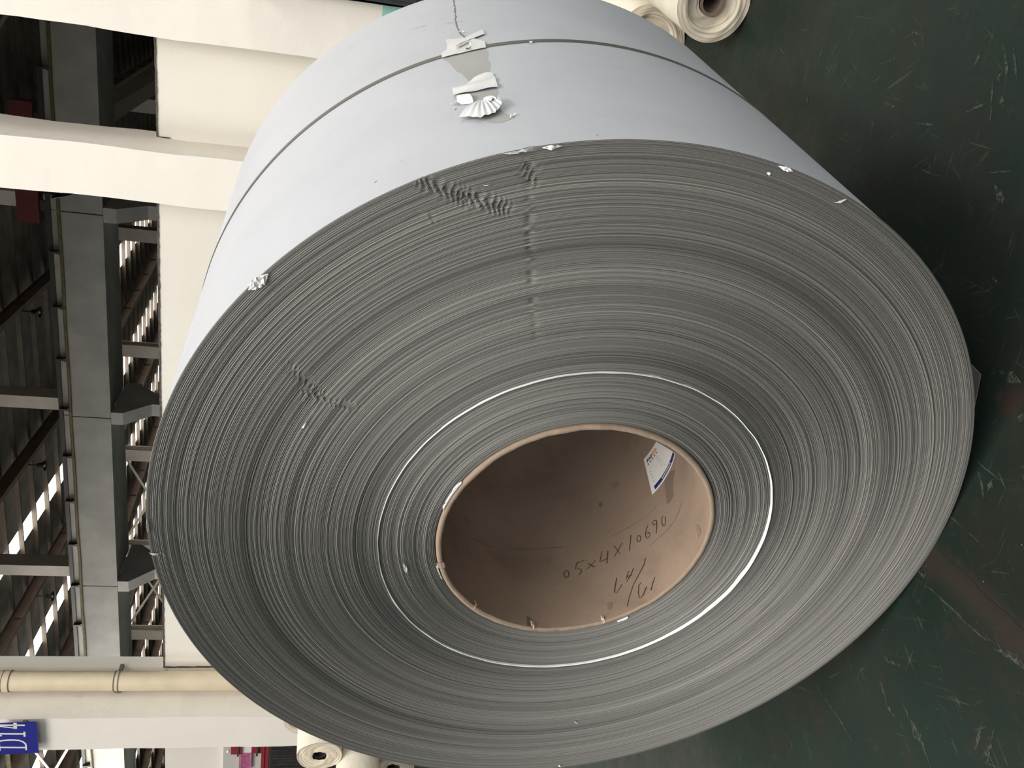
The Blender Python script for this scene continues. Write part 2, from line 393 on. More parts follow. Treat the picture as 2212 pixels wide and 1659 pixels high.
floor_ribbons('scuff', scr, M_SCUFF, 0.0007)

# ------------------------------------------------------------------ long wall with openings
WD0, WD1 = 8.10, 8.27
SILL = 2.765; HEAD = 5.7
wb = WB()
def wavy_box(b, sa, sb, Da, Db, za, zb, amp=0.012, step=0.12, top=False, right=False):
    """box whose top edge (top) wanders a little, like hand-broken plaster"""
    n = max(2, int((sb - sa) / step)); ss = np.linspace(sa, sb, n)
    vs = []
    for s_ in ss:
        dz = amp * (pnoise(Vector((s_ * 3, 1.3, za))) + 0.6 * pnoise(Vector((s_ * 17, 4.3, za))))
        vs += [b.p(s_, Da, za), b.p(s_, Da, zb + dz), b.p(s_, Db, zb + dz), b.p(s_, Db, za)]
    fs = []
    for i in range(n - 1):
        for k in range(4): fs.append((i * 4 + k, i * 4 + (k + 1) % 4, (i + 1) * 4 + (k + 1) % 4, (i + 1) * 4 + k))
    fs += [(0, 1, 2, 3), tuple((n - 1) * 4 + k for k in (3, 2, 1, 0))]
    b.add(vs, fs)
wavy_box(wb, -15.5, 13.4, WD0, WD1, 0, SILL)
wb.sbox(-15.5, 13.4, WD0, WD1, HEAD, 12.6)
for a, b_ in ((-15.5, 0.5), (1.65, 1.98), (7.46, 7.9), (13.3, 13.4)): wb.sbox(a, b_, WD0, WD1, SILL - 0.05, HEAD)
wb.sbox(13.4, 77, WD0, WD1, 0, 12.6)
tag(wb.done('wall_back', M_WALL), 'white plastered factory wall with high open bays and a turquoise dado', kind='structure')

# ragged dark mortar along the broken sills
def ragged(name, pts, wid, thick, m, label):
    b = WB(); P = []
    for i in range(len(pts) - 1):
        A = np.array(pts[i]); B = np.array(pts[i + 1]); n = max(2, int(np.linalg.norm(B - A) / 0.03))
        for k in range(n): P.append(A + (B - A) * k / n)
    P.append(np.array(pts[-1])); n = len(P); vs = []
    for i, q in enumerate(P):
        t = P[min(i + 1, n - 1)] - P[max(i - 1, 0)]; t /= np.linalg.norm(t); nr = np.array([-t[1], t[0]])
        w1 = wid * (0.5 + 0.5 * random.random()); w2 = wid * (0.3 + 0.7 * random.random())
        for (w, D) in ((w1, WD0 - thick), (-w2, WD0 - thick), (-w2, WD0 + 0.02), (w1, WD0 + 0.02)):
            x = q + nr * w; vs.append(b.p(x[0], D, x[1]))
    fs = [(i * 4 + k, i * 4 + (k + 1) % 4, (i + 1) * 4 + (k + 1) % 4, (i + 1) * 4 + k) for i in range(n - 1) for k in range(4)]
    b.add(vs, fs + [(0, 1, 2, 3), tuple((n - 1) * 4 + k for k in (3, 2, 1, 0))])
    return tag(b.done(name, m), label, kind='structure')
ragged('trim_1', [(2.03, SILL), (7.45, SILL), (7.452, SILL - 0.12), (7.44, 1.95), (7.45, 1.2)], 0.010, 0.012, M_MORTAR, 'dark ragged mortar edge along the broken sill of the wide opening')
ragged('trim_2', [(0.74, SILL + 0.005), (1.60, SILL - 0.005), (1.602, SILL - 0.11)], 0.009, 0.012, M_MORTAR, 'dark ragged mortar edge along the broken sill of the narrow opening')

def near_column(sa, sb, label, amp=0.012):
    e = WB((sa + sb) / 2, 7.8, 0)
    zs = np.linspace(0, 12.4, 80); vs = []
    for z in zs:
        d = lambda k: amp * (pnoise(Vector((z * 1.7, k, sa))) + 0.4 * pnoise(Vector((z * 9, k, sa))))
        da, db = d(1.0), d(2.0); df = d(3.3) * 0.6
        vs += [e.p(sa + da, 7.5 + df, z), e.p(sb + db, 7.5 + df, z), e.p(sb + db, 8.285, z), e.p(sa + d(5.5) * 1.5, 8.285, z)]
    n = len(zs)
    e.add(vs, [(i * 4 + k, i * 4 + (k + 1) % 4, (i + 1) * 4 + (k + 1) % 4, (i + 1) * 4 + k) for i in range(n - 1) for k in range(4)] + [(0, 1, 2, 3), tuple((n - 1) * 4 + k for k in (3, 2, 1, 0))])
    return tag(e.done('column', M_WALL), label, kind='structure')
near_column(0.27, 0.735, 'white plastered column right of the narrow opening')
near_column(1.60, 2.02, 'white plastered column between the two openings')
near_column(7.60, 8.045, 'white plastered column that carries the blue sign')
near_column(13.6, 14.05, 'white plastered column at the far left of the wall')

# walls that close the hall
b = WB(); b.sbox(-15.5, 77, 61.5, 61.8, 0, 13.5); tag(b.done('wall_far', M_CONC_L), 'pale far wall of the hall beyond the crane bays', kind='structure')
b = WB(); b.sbox(-15.8, -15.5, -14, 61.8, 0, 13.5); tag(b.done('wall_right', M_WALL), 'plastered right-hand gable wall of the hall', kind='structure')
for sa, Da, Db, lab in ((45.5, -14, 8.1, 'plastered left-hand end wall of the near bay'), (45.5, 8.27, 23.9, 'plastered end wall of the bay behind the long wall'), (77.0, 8.1, 61.8, 'plastered left-hand gable wall of the far crane bays')):
    b = WB(); b.sbox(sa, sa + 0.3, Da, Db, 0, 13.5); tag(b.done('wall_left', M_WALL), lab, kind='structure')

# ------------------------------------------------------------------ roof
roof = wempty('ceiling', 0, 0, 11); tag(roof, 'dark sheeted roof on brown steel rafters with bright skylight strips', kind='structure')
def raf_z(D):                                   # underside of the rafters
    return float(np.interp(D, [-14, 24.5, 43.0, 62.0], [12.25, 12.2, 11.58, 12.25]))
def rb_(): return WB(0, 0, 11)
seg_D = [(-14, 8.1), (8.3, 24.6), (24.6, 43.0), (43.0, 61.5)]
raf_s = [12.97 + 6 * k for k in range(-4, 11)]
for (Da, Db) in seg_D[1:]:
    for s_ in raf_s:
        g = rb_(); za, zb = raf_z(Da), raf_z(Db)
        for (w, l0, l1) in ((0.22, 0, 0.035), (0.03, 0.035, 0.42), (0.22, 0.42, 0.45)):
            vs = [g.p(s_ + sg * w / 2, D, z + l) for (D, z) in ((Da, za), (Db, zb)) for (sg, l) in ((-1, l0), (1, l0), (1, l1), (-1, l1))]
            g.add(vs, [(0, 1, 2, 3), (7, 6, 5, 4), (0, 4, 5, 1), (1, 5, 6, 2), (2, 6, 7, 3), (3, 7, 4, 0)])
        for D in np.arange(Da + 2.2, Db - 1, 2.9):
            z = raf_z(D); vs = [g.p(s_ + sg * 0.1, D + dd, z + l) for dd in (0, 0.02) for (sg, l) in ((-1, 0.035), (1, 0.035), (1, 0.42), (-1, 0.42))]
            g.add(vs, [(0, 1, 2, 3), (7, 6, 5, 4), (0, 4, 5, 1), (1, 5, 6, 2), (2, 6, 7, 3), (3, 7, 4, 0)])
        g.done('rafter', M_STEEL, roof)
for D in np.arange(9.9, 61, 1.45):
    g = rb_(); z = raf_z(D) + 0.452
    g.sbox(-15.4, 76.8, D - 0.012, D + 0.012, z, z + 0.2); g.sbox(-15.4, 76.8, D - 0.06, D + 0.012, z, z + 0.015)
    g.done('purlin', M_PURL, roof)
edges = [-15.5]
sky_list = {1: [28.65, 34.65, 40.6], 2: [22.65, 28.60, 34.6, 40.6, 46.6], 3: [16.2, 22.65, 28.65, 34.8, 40.6, 46.6, 52.6, 58.6, 64.6], 0: [-7.35, -1.35, 4.65, 10.65]}
for bi, (Da, Db) in enumerate(seg_D):
    za, zb = raf_z(Da) + 0.655, raf_z(Db) + 0.655
    cur = -15.5
    hw = 0.62 if bi == 3 else 0.43
    for c in sky_list[bi] + [None]:
        end = 77.0 if c is None else c - hw
        g = rb_(); Ds = np.linspace(Da, Db, 9)
        top = [[g.p(s_, D, raf_z(D) + 0.655) for s_ in (cur, end)] for D in Ds]
        g.grid(top); g.grid([[(p[0], p[1], p[2] + 0.04) for p in row] for row in top])
        g.done('roof_sheet', M_SHEET, roof)
        if c is not None:
            g = rb_(); top = [[g.p(s_, D, raf_z(D) + 0.66) for s_ in (c - hw, c + hw)] for D in Ds]
            g.grid(top); g.grid([[(p[0], p[1], p[2] + 0.02) for p in row] for row in top])
            g.done('skylight', M_SKY, roof); cur = c + hw

# ------------------------------------------------------------------ crane row behind the wall
CW = 0.39
cs = [12.78 + 6 * k for k in range(-4, 7)]
def crane_column(sr, Df, Dk, m, zt, corb, label, grp):
    """concrete column with a bracket front and back"""
    root = wempty('column', sr + CW / 2, (Df + Dk) / 2, 0); tag(root, label, group=grp, kind='structure')
    def g(): return WB(sr + CW / 2, (Df + Dk) / 2, 0)
    a = g()
    prof = [(Df, 0), (Dk, 0), (Dk, 6.2), (Dk + 0.6, 6.86), (Dk + 0.6, 7.18), (Df - 0.66, 7.18), (Df - 0.66, 6.86), (Df, 6.2)]
    vs = [a.p(s_, D, z) for s_ in (sr, sr + CW) for (D, z) in prof]; n = len(prof)
    a.add(vs, [tuple(range(n)), tuple(range(n, 2 * n))[::-1]] + [(i, (i + 1) % n, n + (i + 1) % n, n + i) for i in range(n)])
    a.done('shaft', m, root)
    a = g(); a.sbox(sr, sr + CW, Df + 0.05, Dk - 0.1, 7.18, zt); a.done('upper_shaft', M_CONC_L, root)
    return root
for k, s_ in enumerate(cs):
    crane_column(s_, 24.86, 25.6, M_CONC, raf_z(24.9) + 0.4, True, 'grey concrete crane column with bracket, %s from the right' % ORD[k], 'crane columns of the first row')
for k in range(len(cs) - 1):
    sa, sb = cs[k] + 0.2 + 0.015, cs[k + 1] + 0.2 - 0.015
    if k == 2: sa -= 0.0
    root = wempty('crane_beam', (sa + sb) / 2, 24.4, 7.2)
    tag(root, 'concrete crane beam over the brackets, %s span from the right' % ORD[k], group='crane beams of the first row', kind='structure')
    g = WB((sa + sb) / 2, 24.4, 7.2); g.sbox(sa, sb, 24.2, 24.6, 7.19, 8.24); g.done('beam', M_BEAM, root)
    g = WB((sa + sb) / 2, 24.4, 7.2); g.sbox(sa + 0.22, sb - 0.22, 24.6, 25.85, 7.2, 7.32); g.done('walkway_slab', M_CONC, root)
    g = WB((sa + sb) / 2, 24.4, 7.2); g.sbox(sa, sb, 24.26, 24.30, 8.24, 8.47); g.done('kerb_plate', mat('kerb_grey', (0.30, 0.29, 0.27), 0.6, var=0.15, scale=2), root)
# conductor lines on the beam
g = WB(10, 24.2, 8.2)
g.tube([g.p(s_, 24.17, 8.25 + 0.01 * math.sin(s_ * 2)) for s_ in np.arange(-10, 42, 1.0)], 0.045, 8)
t = g.done('conduit_pipe', M_YELLOW); tag(t, 'yellowed steel conduit pipe running along the foot of the crane rail', 'pipe')
root = wempty('crane_rail', 10, 24.2, 8.5); tag(root, 'dark crane rail with clamps along the top of the concrete crane beam', 'rail')
g = WB(10, 24.2, 8.5); g.sbox(-10, 42, 24.20, 24.30, 8.46, 8.57); g.done('rail_bar', M_DARKPIPE, root)
for s_ in np.arange(-9, 42, 1.55):
    g = WB(10, 24.2, 8.5); g.sbox(s_, s_ + 0.09, 24.13, 24.25, 8.22, 8.34); g.sbox(s_ + 0.02, s_ + 0.07, 24.12, 24.26, 8.34, 8.54); g.done('clamp', M_DARKPIPE, root)
g = WB(0, 24.95, 11.3)
def tie(name, A, B, w, h, m, label):
    c = [(A[i] + B[i]) / 2 for i in range(3)]
    g = WB(*c); g.bar(A, B, w, h); return tag(g.done(name, m), label, kind='structure')
tie('beam', (24.98, 24.95, 11.2), (30.8, 24.95, 11.2), 0.08, 0.14, M_YELLOW, 'pale yellow steel tie bar high between two crane columns')
def xbrace(sa, sb, D, za, zb, m, label, w=0.09):
    root = wempty('roof_brace', (sa + sb) / 2, D, za); tag(root, label, 'brace')
    for i, (p, q) in enumerate((((sa, D, za), (sb, D, zb)), ((sa, D + 0.1, zb), (sb, D + 0.1, za)))):
        g = WB((sa + sb) / 2, D, za); g.bar(p, q, 0.03, w); g.done('brace_bar', m, root)
xbrace(25.2, 30.75, 24.9, 8.55, 11.1, M_PALEST, 'pale crossed steel braces between crane columns left of the blue sign')
xbrace(1.2, 6.75, 24.9, 8.6, 12.1, M_STEEL, 'dark crossed steel braces seen through the narrow opening')
# second row of columns
for k, s_ in enumerate([18.9 + 6 * j - 12 for j in range(-1, 9)]):
    root = wempty('column', s_ + 0.3, 43.2, 0); tag(root, 'pale steel column of the far row, %s from the right' % ORD[k], group='columns of the far row', kind='structure')
    g = WB(s_ + 0.3, 43.2, 0); g.sbox(s_, s_ + 0.62, 43.0, 43.06, 0, 11.6); g.sbox(s_ + 0.29, s_ + 0.33, 43.06, 43.5, 0, 11.6); g.sbox(s_, s_ + 0.62, 43.5, 43.56, 0, 11.6)
    g.done('shaft', M_PALEST, root)
for k, (sa, sb) in enumerate(((25.3, 30.8), (31.4, 36.8))):
    xbrace(sa, sb, 43.3, 8.6, 11.4, M_PALEST, ('pale crossed braces in the far row behind the middle bracket', 'pale crossed braces in the far row behind the left bracket')[k], 0.12)
# overhead crane: red end carriage and girder
root = wempty('overhead_crane', 5.8, 24.5, 8.6); tag(root, 'overhead travelling crane with a dark red end carriage on the rail', 'crane')
def oc(): return WB(5.8, 24.5, 8.6)
sA, zA = on_wall(60, 473, 24.35); sB, _ = on_wall(96, 423, 24.35)
g = oc(); g.sbox(4.3, 7.35, 24.15, 24.55, 8.72, 9.25); g.done('end_carriage', mat('dark_red_paint', (0.10, 0.01, 0.014), 0.6, var=0.3), root)
g = oc(); g.sbox(5.9, 6.5, 24.5, 42.8, 9.25, 10.0); g.done('girder', M_PALEST, root)
for s_ in (4.7, 6.9):
    g = oc(); g.lathe([(0.0, -0.05), (0.15, -0.05), (0.15, 0.05), (0.0, 0.05)], 20, 'y')
    g.v = [(v[0] - (s_ - 5.8), v[1] - 0.18, v[2] + 0.11) for v in g.v]; g.done('wheel', M_DARKPIPE, root)
# cable coil on the beam near the second column
g = WB(5.9, 24.1, 8.0)
for k in range(7):
    pts = [g.p(6.6 - 0.9 * t + random.uniform(-0.03, 0.03), 24.1 - 0.02 * k, 8.35 - (0.62 + 0.07 * k) * math.sin(PI * t) * (0.6 + 0.05 * k)) for t in np.linspace(0, 1, 16)]
    g.tube(pts, 0.02, 6)
tag(g.done('cable_coil', M_CABLE), 'drooping bundle of black cables on the crane beam beside the middle column', 'cable')
# high-bay lamps under the rafters
lamp0 = None
for k, (s_, D) in enumerate(((24.97, 31.2), (18.97, 31.4), (12.97, 32.0))):
    root = wempty('pendant_lamp', s_ + 0.05, D, raf_z(D) - 0.6)
    tag(root, 'dark bell-shaped factory lamp under a rafter, %s from the left' % ORD[k], 'lamp', 'bell lamps under the rafters')
    if lamp0 is None:
        q = MB().tube([(0, 0, 0.28), (0, 0, 0.62)], 0.03, 8); a1 = q.build('stem', M_DARKPIPE, root)
        q = MB().lathe([(0.03, 0.30), (0.08, 0.27), (0.10, 0.15), (0.22, 0.0), (0.205, 0.0), (0.09, 0.14), (0.0, 0.2)], 20); a2 = q.build('lamp_shade', M_DARKPIPE, root, smooth=True)
        q = MB().lathe([(0.0, -0.02), (0.05, 0.0), (0.06, 0.06), (0.03, 0.14)], 12); a3 = q.build('bulb', M_WHITEPLASTIC, root, smooth=True)
        lamp0 = (a1, a2, a3)
    else:
        for a_ in lamp0: dup(a_, root)

# ------------------------------------------------------------------ drain pipe on the wall
PR = 0.104; PS, PD = 7.432, 7.86
root = wempty('drain_pipe', PS, PD, 0); tag(root, 'cream plastic drain pipe running down beside the column with the blue sign', 'pipe')
q = MB().tube([(0, 0, 0), (0, 0, 12)], PR, 32, False); q.build('pipe', M_CREAMPIPE, root, smooth=True)
def sleeve(z0, z1, r): 
    q = MB().lathe([(PR, z0), (r, z0), (r, z1), (PR, z1)], 32); return q.build('coupling', M_CREAMPIPE, root, smooth=False)
zc = on_wall(0, 1460, PD)[1]
sleeve(zc - 0.10, zc + 0.14, PR + 0.007)
for zz in (zc - 0.10, zc - 0.03):
    q = MB().lathe([(PR, zz - 0.004), (PR + 0.009, zz - 0.004), (PR + 0.009, zz + 0.004), (PR, zz + 0.004)], 32); q.build('joint_ring', M_GREYDARK, root)
zk = on_wall(253, 1460, PD)[1]
for dz in (-0.022, 0.022):
    q = MB().lathe([(PR, zk + dz - 0.005), (PR + 0.006, zk + dz - 0.005), (PR + 0.006, zk + dz + 0.005), (PR, zk + dz + 0.005)], 32); q.build('clamp_band', M_GREYDARK, root)
q = MB().box(-PR - 0.05, -PR + 0.01, -0.02, 0.02, zk - 0.03, zk + 0.03); q.build('clamp_lug', M_GREYDARK, root)
q = MB().box(-0.02, 0.02, PR - 0.02, 0.24, zk - 0.02, zk + 0.02); q.build('wall_stub', M_GREYDARK, root)

# ------------------------------------------------------------------ blue sign on the column
SD = 7.40
c1 = on_wall(79, 1558.5, SD); c2 = on_wall(84, 1624.5, SD)
s1, z1 = c1; s2, z2 = c2
zt = z1 + 0.36
root = empty('column_sign', W((s1 + s2) / 2, SD, zt), WROT); tag(root, 'blue enamel sign with white D14 lettering fixed on the plastered column', 'sign')
tilt = (z2 - z1) / (s2 - s1)
g = WB((s1 + s2) / 2, SD, zt)
vs = [g.p(s_, D, z) for D in (SD - 0.012, SD) for (s_, z) in ((s1, z1), (s2, z2), (s2 + 0.015, z2 + 0.36), (s1 + 0.015, z1 + 0.36))]
g.add(vs, [(0, 1, 2, 3), (7, 6, 5, 4), (0, 4, 5, 1), (1, 5, 6, 2), (2, 6, 7, 3), (3, 7, 4, 0)]); g.done('plate', M_BLUE, root)
sm = (s1 + s2) / 2
for ds in (-0.12, 0.12):
    g = WB(sm, SD, zt); g.sbox(sm + ds - 0.02, sm + ds + 0.02, SD, 7.52, z1 + 0.12, z1 + 0.16); g.done('standoff', M_GREYDARK, root)
g = WB(sm, SD, zt)
pxs = 8.0  # the lettering is laid out in the sign's plane from the photo
def SP(x, y): return on_wall(x / 10.43, 1500 + y / 10.43, SD - 0.012)
def stroke_poly(pts, w):
    P = [np.array(SP(*p)) for p in pts]; n = len(P); vs = []
    for i, p in enumerate(P):
        t = P[min(i + 1, n - 1)] - P[max(i - 1, 0)]; t = t / np.linalg.norm(t); nr = np.array([-t[1], t[0]])
        for sg in (1, -1):
            for D in (SD - 0.0145, SD - 0.0125):
                x = p + nr * sg * w / 2; vs.append(g.p(x[0], D, x[1]))
    fs = []
    for i in range(n - 1):
        a, b_ = i * 4, i * 4 + 4
        fs += [(a, a + 2, b_ + 2, b_), (a + 1, b_ + 1, b_ + 3, a + 3), (a, b_, b_ + 1, a + 1), (a + 2, a + 3, b_ + 3, b_ + 2)]
    fs += [(0, 1, 3, 2), ((n - 1) * 4, (n - 1) * 4 + 2, (n - 1) * 4 + 3, (n - 1) * 4 + 1)]
    g.add(vs, fs)
LW = 0.0175
stroke_poly([(-190, 690), (560, 694)], LW)                       # 4: stem
stroke_poly([(340, 640), (345, 775)], LW * 1.9)                   # 4: bar
stroke_poly([(378, 762), (150, 735), (-190, 692)], LW * 0.75)     # 4: diagonal
stroke_poly([(-190, 882), (540, 888)], LW)                       # 1
stroke_poly([(550, 842), (556, 948)], LW * 1.1)
stroke_poly([(-190, 885), (-90, 905), (40, 932)], LW * 0.9)
stroke_poly([(-190, 1190), (590, 1196)], LW)                      # D
stroke_poly([(585, 1135), (592, 1252)], LW)
stroke_poly([(-180, 1135), (-180, 1252)], LW)
stroke_poly([(588, 1150), (575, 1110), (520, 1065), (440, 1035), (300, 1026), (200, 1027), (60, 1038), (-60, 1065), (-140, 1105), (-175, 1150)], LW)
g.done('lettering', M_WHITEPRINT, root)

# ------------------------------------------------------------------ red fire cabinet left of the sign column
FD = 8.02
def fz(x, y): return on_wall(x, y, FD)[1]
def fs_(x, y): return on_wall(x, y, FD)[0]
root = wempty('fire_cabinet', 8.9, FD, 1.55); tag(root, 'red framed fire hose cabinet on the wall left of the blue sign column', 'cabinet')
def fb(): return WB(8.9, FD, 1.55)
zb1, zb0 = fz(565, 1625), fz(581, 1625)
g = fb(); g.sbox(8.45, 9.5, FD + 0.01, 8.10, zb0, 2.1); g.done('back_panel', mat('pale_grey_panel', (0.56, 0.54, 0.50), 0.6), root)
g = fb(); g.sbox(8.45, 9.5, FD - 0.05, FD + 0.03, zb0 + 0.05, zb1); g.done('bottom_rail', M_RED, root)
g = fb(); g.sbox(8.45, 9.5, FD - 0.035, FD + 0.03, zb0, zb0 + 0.045); g.done('lower_lip', M_RED, root)
sr0 = 8.45; sr1 = fs_(525, 1622)
za_, zc_ = fz(500, 1615), fz(549, 1615)
g = fb(); g.sbox(sr0, sr1, FD - 0.04, FD + 0.02, zb1, fz(544, 1615)); g.done('stile', M_RED, root)
g = fb(); g.sbox(sr0, sr1 - 0.008, FD - 0.06, FD + 0.02, fz(523, 1615), za_); g.done('stile', M_RED, root)
g = fb(); g.sbox(sr0, sr1, FD - 0.03, FD + 0.02, fz(544, 1615), fz(523, 1615)); g.done('stile_gap', M_WHITEPLASTIC, root)
for (xa, xb) in ((513.5, 517.5), (554, 558.5)):
    g = fb(); g.sbox(sr0, sr1 + 0.012, FD - 0.075, FD, fz(xb, 1616), fz(xa, 1616)); g.done('hinge', M_BRASS, root)
g = fb(); c = g.p(fs_(494, 1616), FD - 0.05, fz(494, 1616))
q = MB().lathe([(0.0, -0.022), (0.014, -0.017), (0.021, 0), (0.014, 0.017), (0.0, 0.022)], 14); q.v = [(v[0] + c[0], v[1] + c[1], v[2] + c[2]) for v in q.v]
q.build('knob', M_WHITEPLASTIC, root, smooth=True)
sp0, sp1 = fs_(530, 1623), fs_(530, 1657)
g = fb(); g.sbox(sp0, sp1, FD - 0.03, FD + 0.01, fz(544, 1640), fz(517, 1640)); pk = g.done('label_pocket', M_PINK, root)
g = fb()
for (a, b_, z0_, z1_) in ((sp0 + 0.008, sp1 - 0.008, fz(520.5, 1640), fz(519.3, 1640)), (sp0 + 0.008, sp1 - 0.008, fz(542, 1640), fz(541, 1640)), (sp0 + 0.006, sp0 + 0.012, fz(542, 1640), fz(519.3, 1640)), (sp1 - 0.012, sp1 - 0.006, fz(542, 1640), fz(519.3, 1640))):
    g.sbox(a, b_, FD - 0.034, FD - 0.028, z0_, z1_)
g.done('pocket_rim', mat('pale_pink_plastic', (0.62, 0.36, 0.45), 0.2), root)

# ------------------------------------------------------------------ black strip curtain under the cabinet
root = wempty('strip_curtain', 9.1, 8.0, 0.25); tag(root, 'black strip curtain hanging on the wall under the red cabinet', 'curtain')
x = 8.12; k = 0
while x < 10.0:
    w = random.uniform(0.035, 0.06); d0 = 7.985 - random.uniform(0, 0.02); zt_ = 1.535 - random.uniform(0, 0.008)
    P = []
    for zz in np.linspace(0.25, zt_, 9):
        P.append([(-(x - 9.1) - w * u, d0 - 8.0 + 0.012 * math.sin(PI * u) * -1 + 0.004 * math.sin(zz * 4 + k), zz - 0.25) for u in (0, 0.5, 1)])
    MB().grid(P).build('strip', M_BLACKSHEET, root, smooth=True); x += w * 0.93; k += 1
g = WB(9.1, 8.0, 0.25); g.sbox(8.1, 10.05, 7.985, 8.10, 1.53, 1.555); g.done('hanging_rail', M_DARKPIPE, root)

# ------------------------------------------------------------------ black box beside the right-hand column
root = wempty('switch_box', 0.0, 7.4, 0); tag(root, 'black green switch box standing off the column with a turquoise foot', 'box')
zb = 0.725
g = WB(0.0, 7.4, 0); g.sbox(-0.45, 0.245, 7.14, 8.1, zb, 2.0); g.done('casing', M_BLACKBOX, root)
g = WB(0.0, 7.4, 0); g.sbox(-0.42, 0.215, 7.12, 7.14, zb + 0.03, 1.97); g.done('door', M_BLACKBOX, root)
g = WB(0.0, 7.4, 0); g.sbox(0.15, 0.175, 7.09, 7.12, 1.32, 1.44); g.done('handle', M_GREYDARK, root)
for (sa, Da) in ((-0.40, 7.3), (0.14, 7.9), (-0.40, 7.9), (0.10, 7.3)):
    g = WB(0.0, 7.4, 0); g.sbox(sa, sa + 0.06, Da, Da + 0.06, 0, zb); g.done('leg', M_BLACKBOX, root)

# ------------------------------------------------------------------ cream cloth rolls
def cloth_roll(loc, r, length, rc, seed, label, group, tube=None, az=AZ, ragged_in=True):
    """fabric wound on a tube; near end at loc (axis height), axis along local +y"""
    rg = random.Random(seed)
    root = empty('fabric_roll', (loc[0], loc[1], loc[2] - r), -az); tag(root, label, 'roll', group)
    seg = 56
    ph = [rg.uniform(0, 6.3) for _ in range(6)]
    def outer(a): return r * (1 - 0.010 + 0.010 * math.cos(2 * a + ph[0]) * 0.6 + 0.004 * math.sin(5 * a + ph[1]))
    q = MB()
    prof = []
    nl = 12
    for i in range(nl + 1):
        t = i / nl; prof.append((rc + (r - rc) * t, rg.uniform(-0.0012, 0.0012) + (0.022 * min(1, (0.55 - t) * 6) if t < 0.55 and ragged_in else 0.0)))
        if 0 < i < nl: prof.append((rc + (r - rc) * (t + 0.35 / nl), rg.uniform(-0.0012, 0.0012) + (0.022 * min(1, (0.55 - t) * 6) if t < 0.55 and ragged_in else 0.0)))
    def wob(rad, h, a, i):
        t = (rad - rc) / (r - rc)
        hh = h + 0.0022 * math.sin(3 * a + ph[2] + 5 * t) + 0.0012 * math.sin(7 * a + ph[3] + 11 * t)
        rr = rc + (outer(a) - rc) * t
        if 0.1 < t < 0.9: rr += (0.0035 if ragged_in else 0.001) * math.sin(4 * a + ph[4] + 3 * t) * (1 if t < 0.5 else 0.4)
        return rr, hh
    q.lathe(prof, seg, 'y', wob=wob)
    q.build('roll_end', M_CLOTH_END, root, (0, 0, r), smooth=True)
    q = MB()
    n = 14; prof = [(r, length * i / n) for i in range(n + 1)]
    q.lathe(prof, seg, 'y', wob=lambda rad, h, a, i: (outer(a) + (0.0025 * math.sin(9 * h + 3 * a + ph[5]) + 0.002 * math.sin(23 * h + 2 * a + ph[1])) * (1 if 0 < i < n else 0), h + (0.0022 * math.sin(3 * a + ph[2] + 5) + 0.0012 * math.sin(7 * a + ph[3] + 11) if i == 0 else 0)))
    base = len(q.v)
    q.lathe([(r, length), (rc, length)], seg, 'y')
    q.v = [(x, y, zz + r) for (x, y, zz) in q.v]
    q.build('wound_cloth', M_CLOTH, root, smooth=True)
    q = MB(); q.lathe([(rc * 1.0, 0.012), (rc * 0.76, 0.012), (rc * 0.76, length), (rc, length)], 28, 'y'); q.v = [(x, y, zz + r) for (x, y, zz) in q.v]
    q.build('core_tube', tube or M_TUBE, root, smooth=False)
    return root
# three on the floor to the right
P1 = on_floor(1542, 8, 0.118)
cloth_roll(P1, 0.118, 1.7, 0.041, 3, 'nearest cream fabric roll on the green floor, brown tube showing', 'cream rolls on the floor')
P2 = on_floor(1405, 88, 0.132)
cloth_roll(P2, 0.132, 1.6, 0.040, 5, 'cream fabric roll on the floor half hidden behind the big reel', 'cream rolls on the floor')
P3 = P2 - BX * 0.285 + AX * 0.12; P3[2] = 0.132
cloth_roll(P3, 0.132, 1.6, 0.040, 8, 'cream fabric roll on the floor hidden at the far side of the reel', 'cream rolls on the floor')
P4 = (P2 + P3) / 2 + AX * 0.22; P4[2] = 0.132 + 0.225
cloth_roll(P4, 0.125, 1.5, 0.040, 9, 'cream fabric roll lying on top of the two floor rolls', 'cream rolls on the floor')
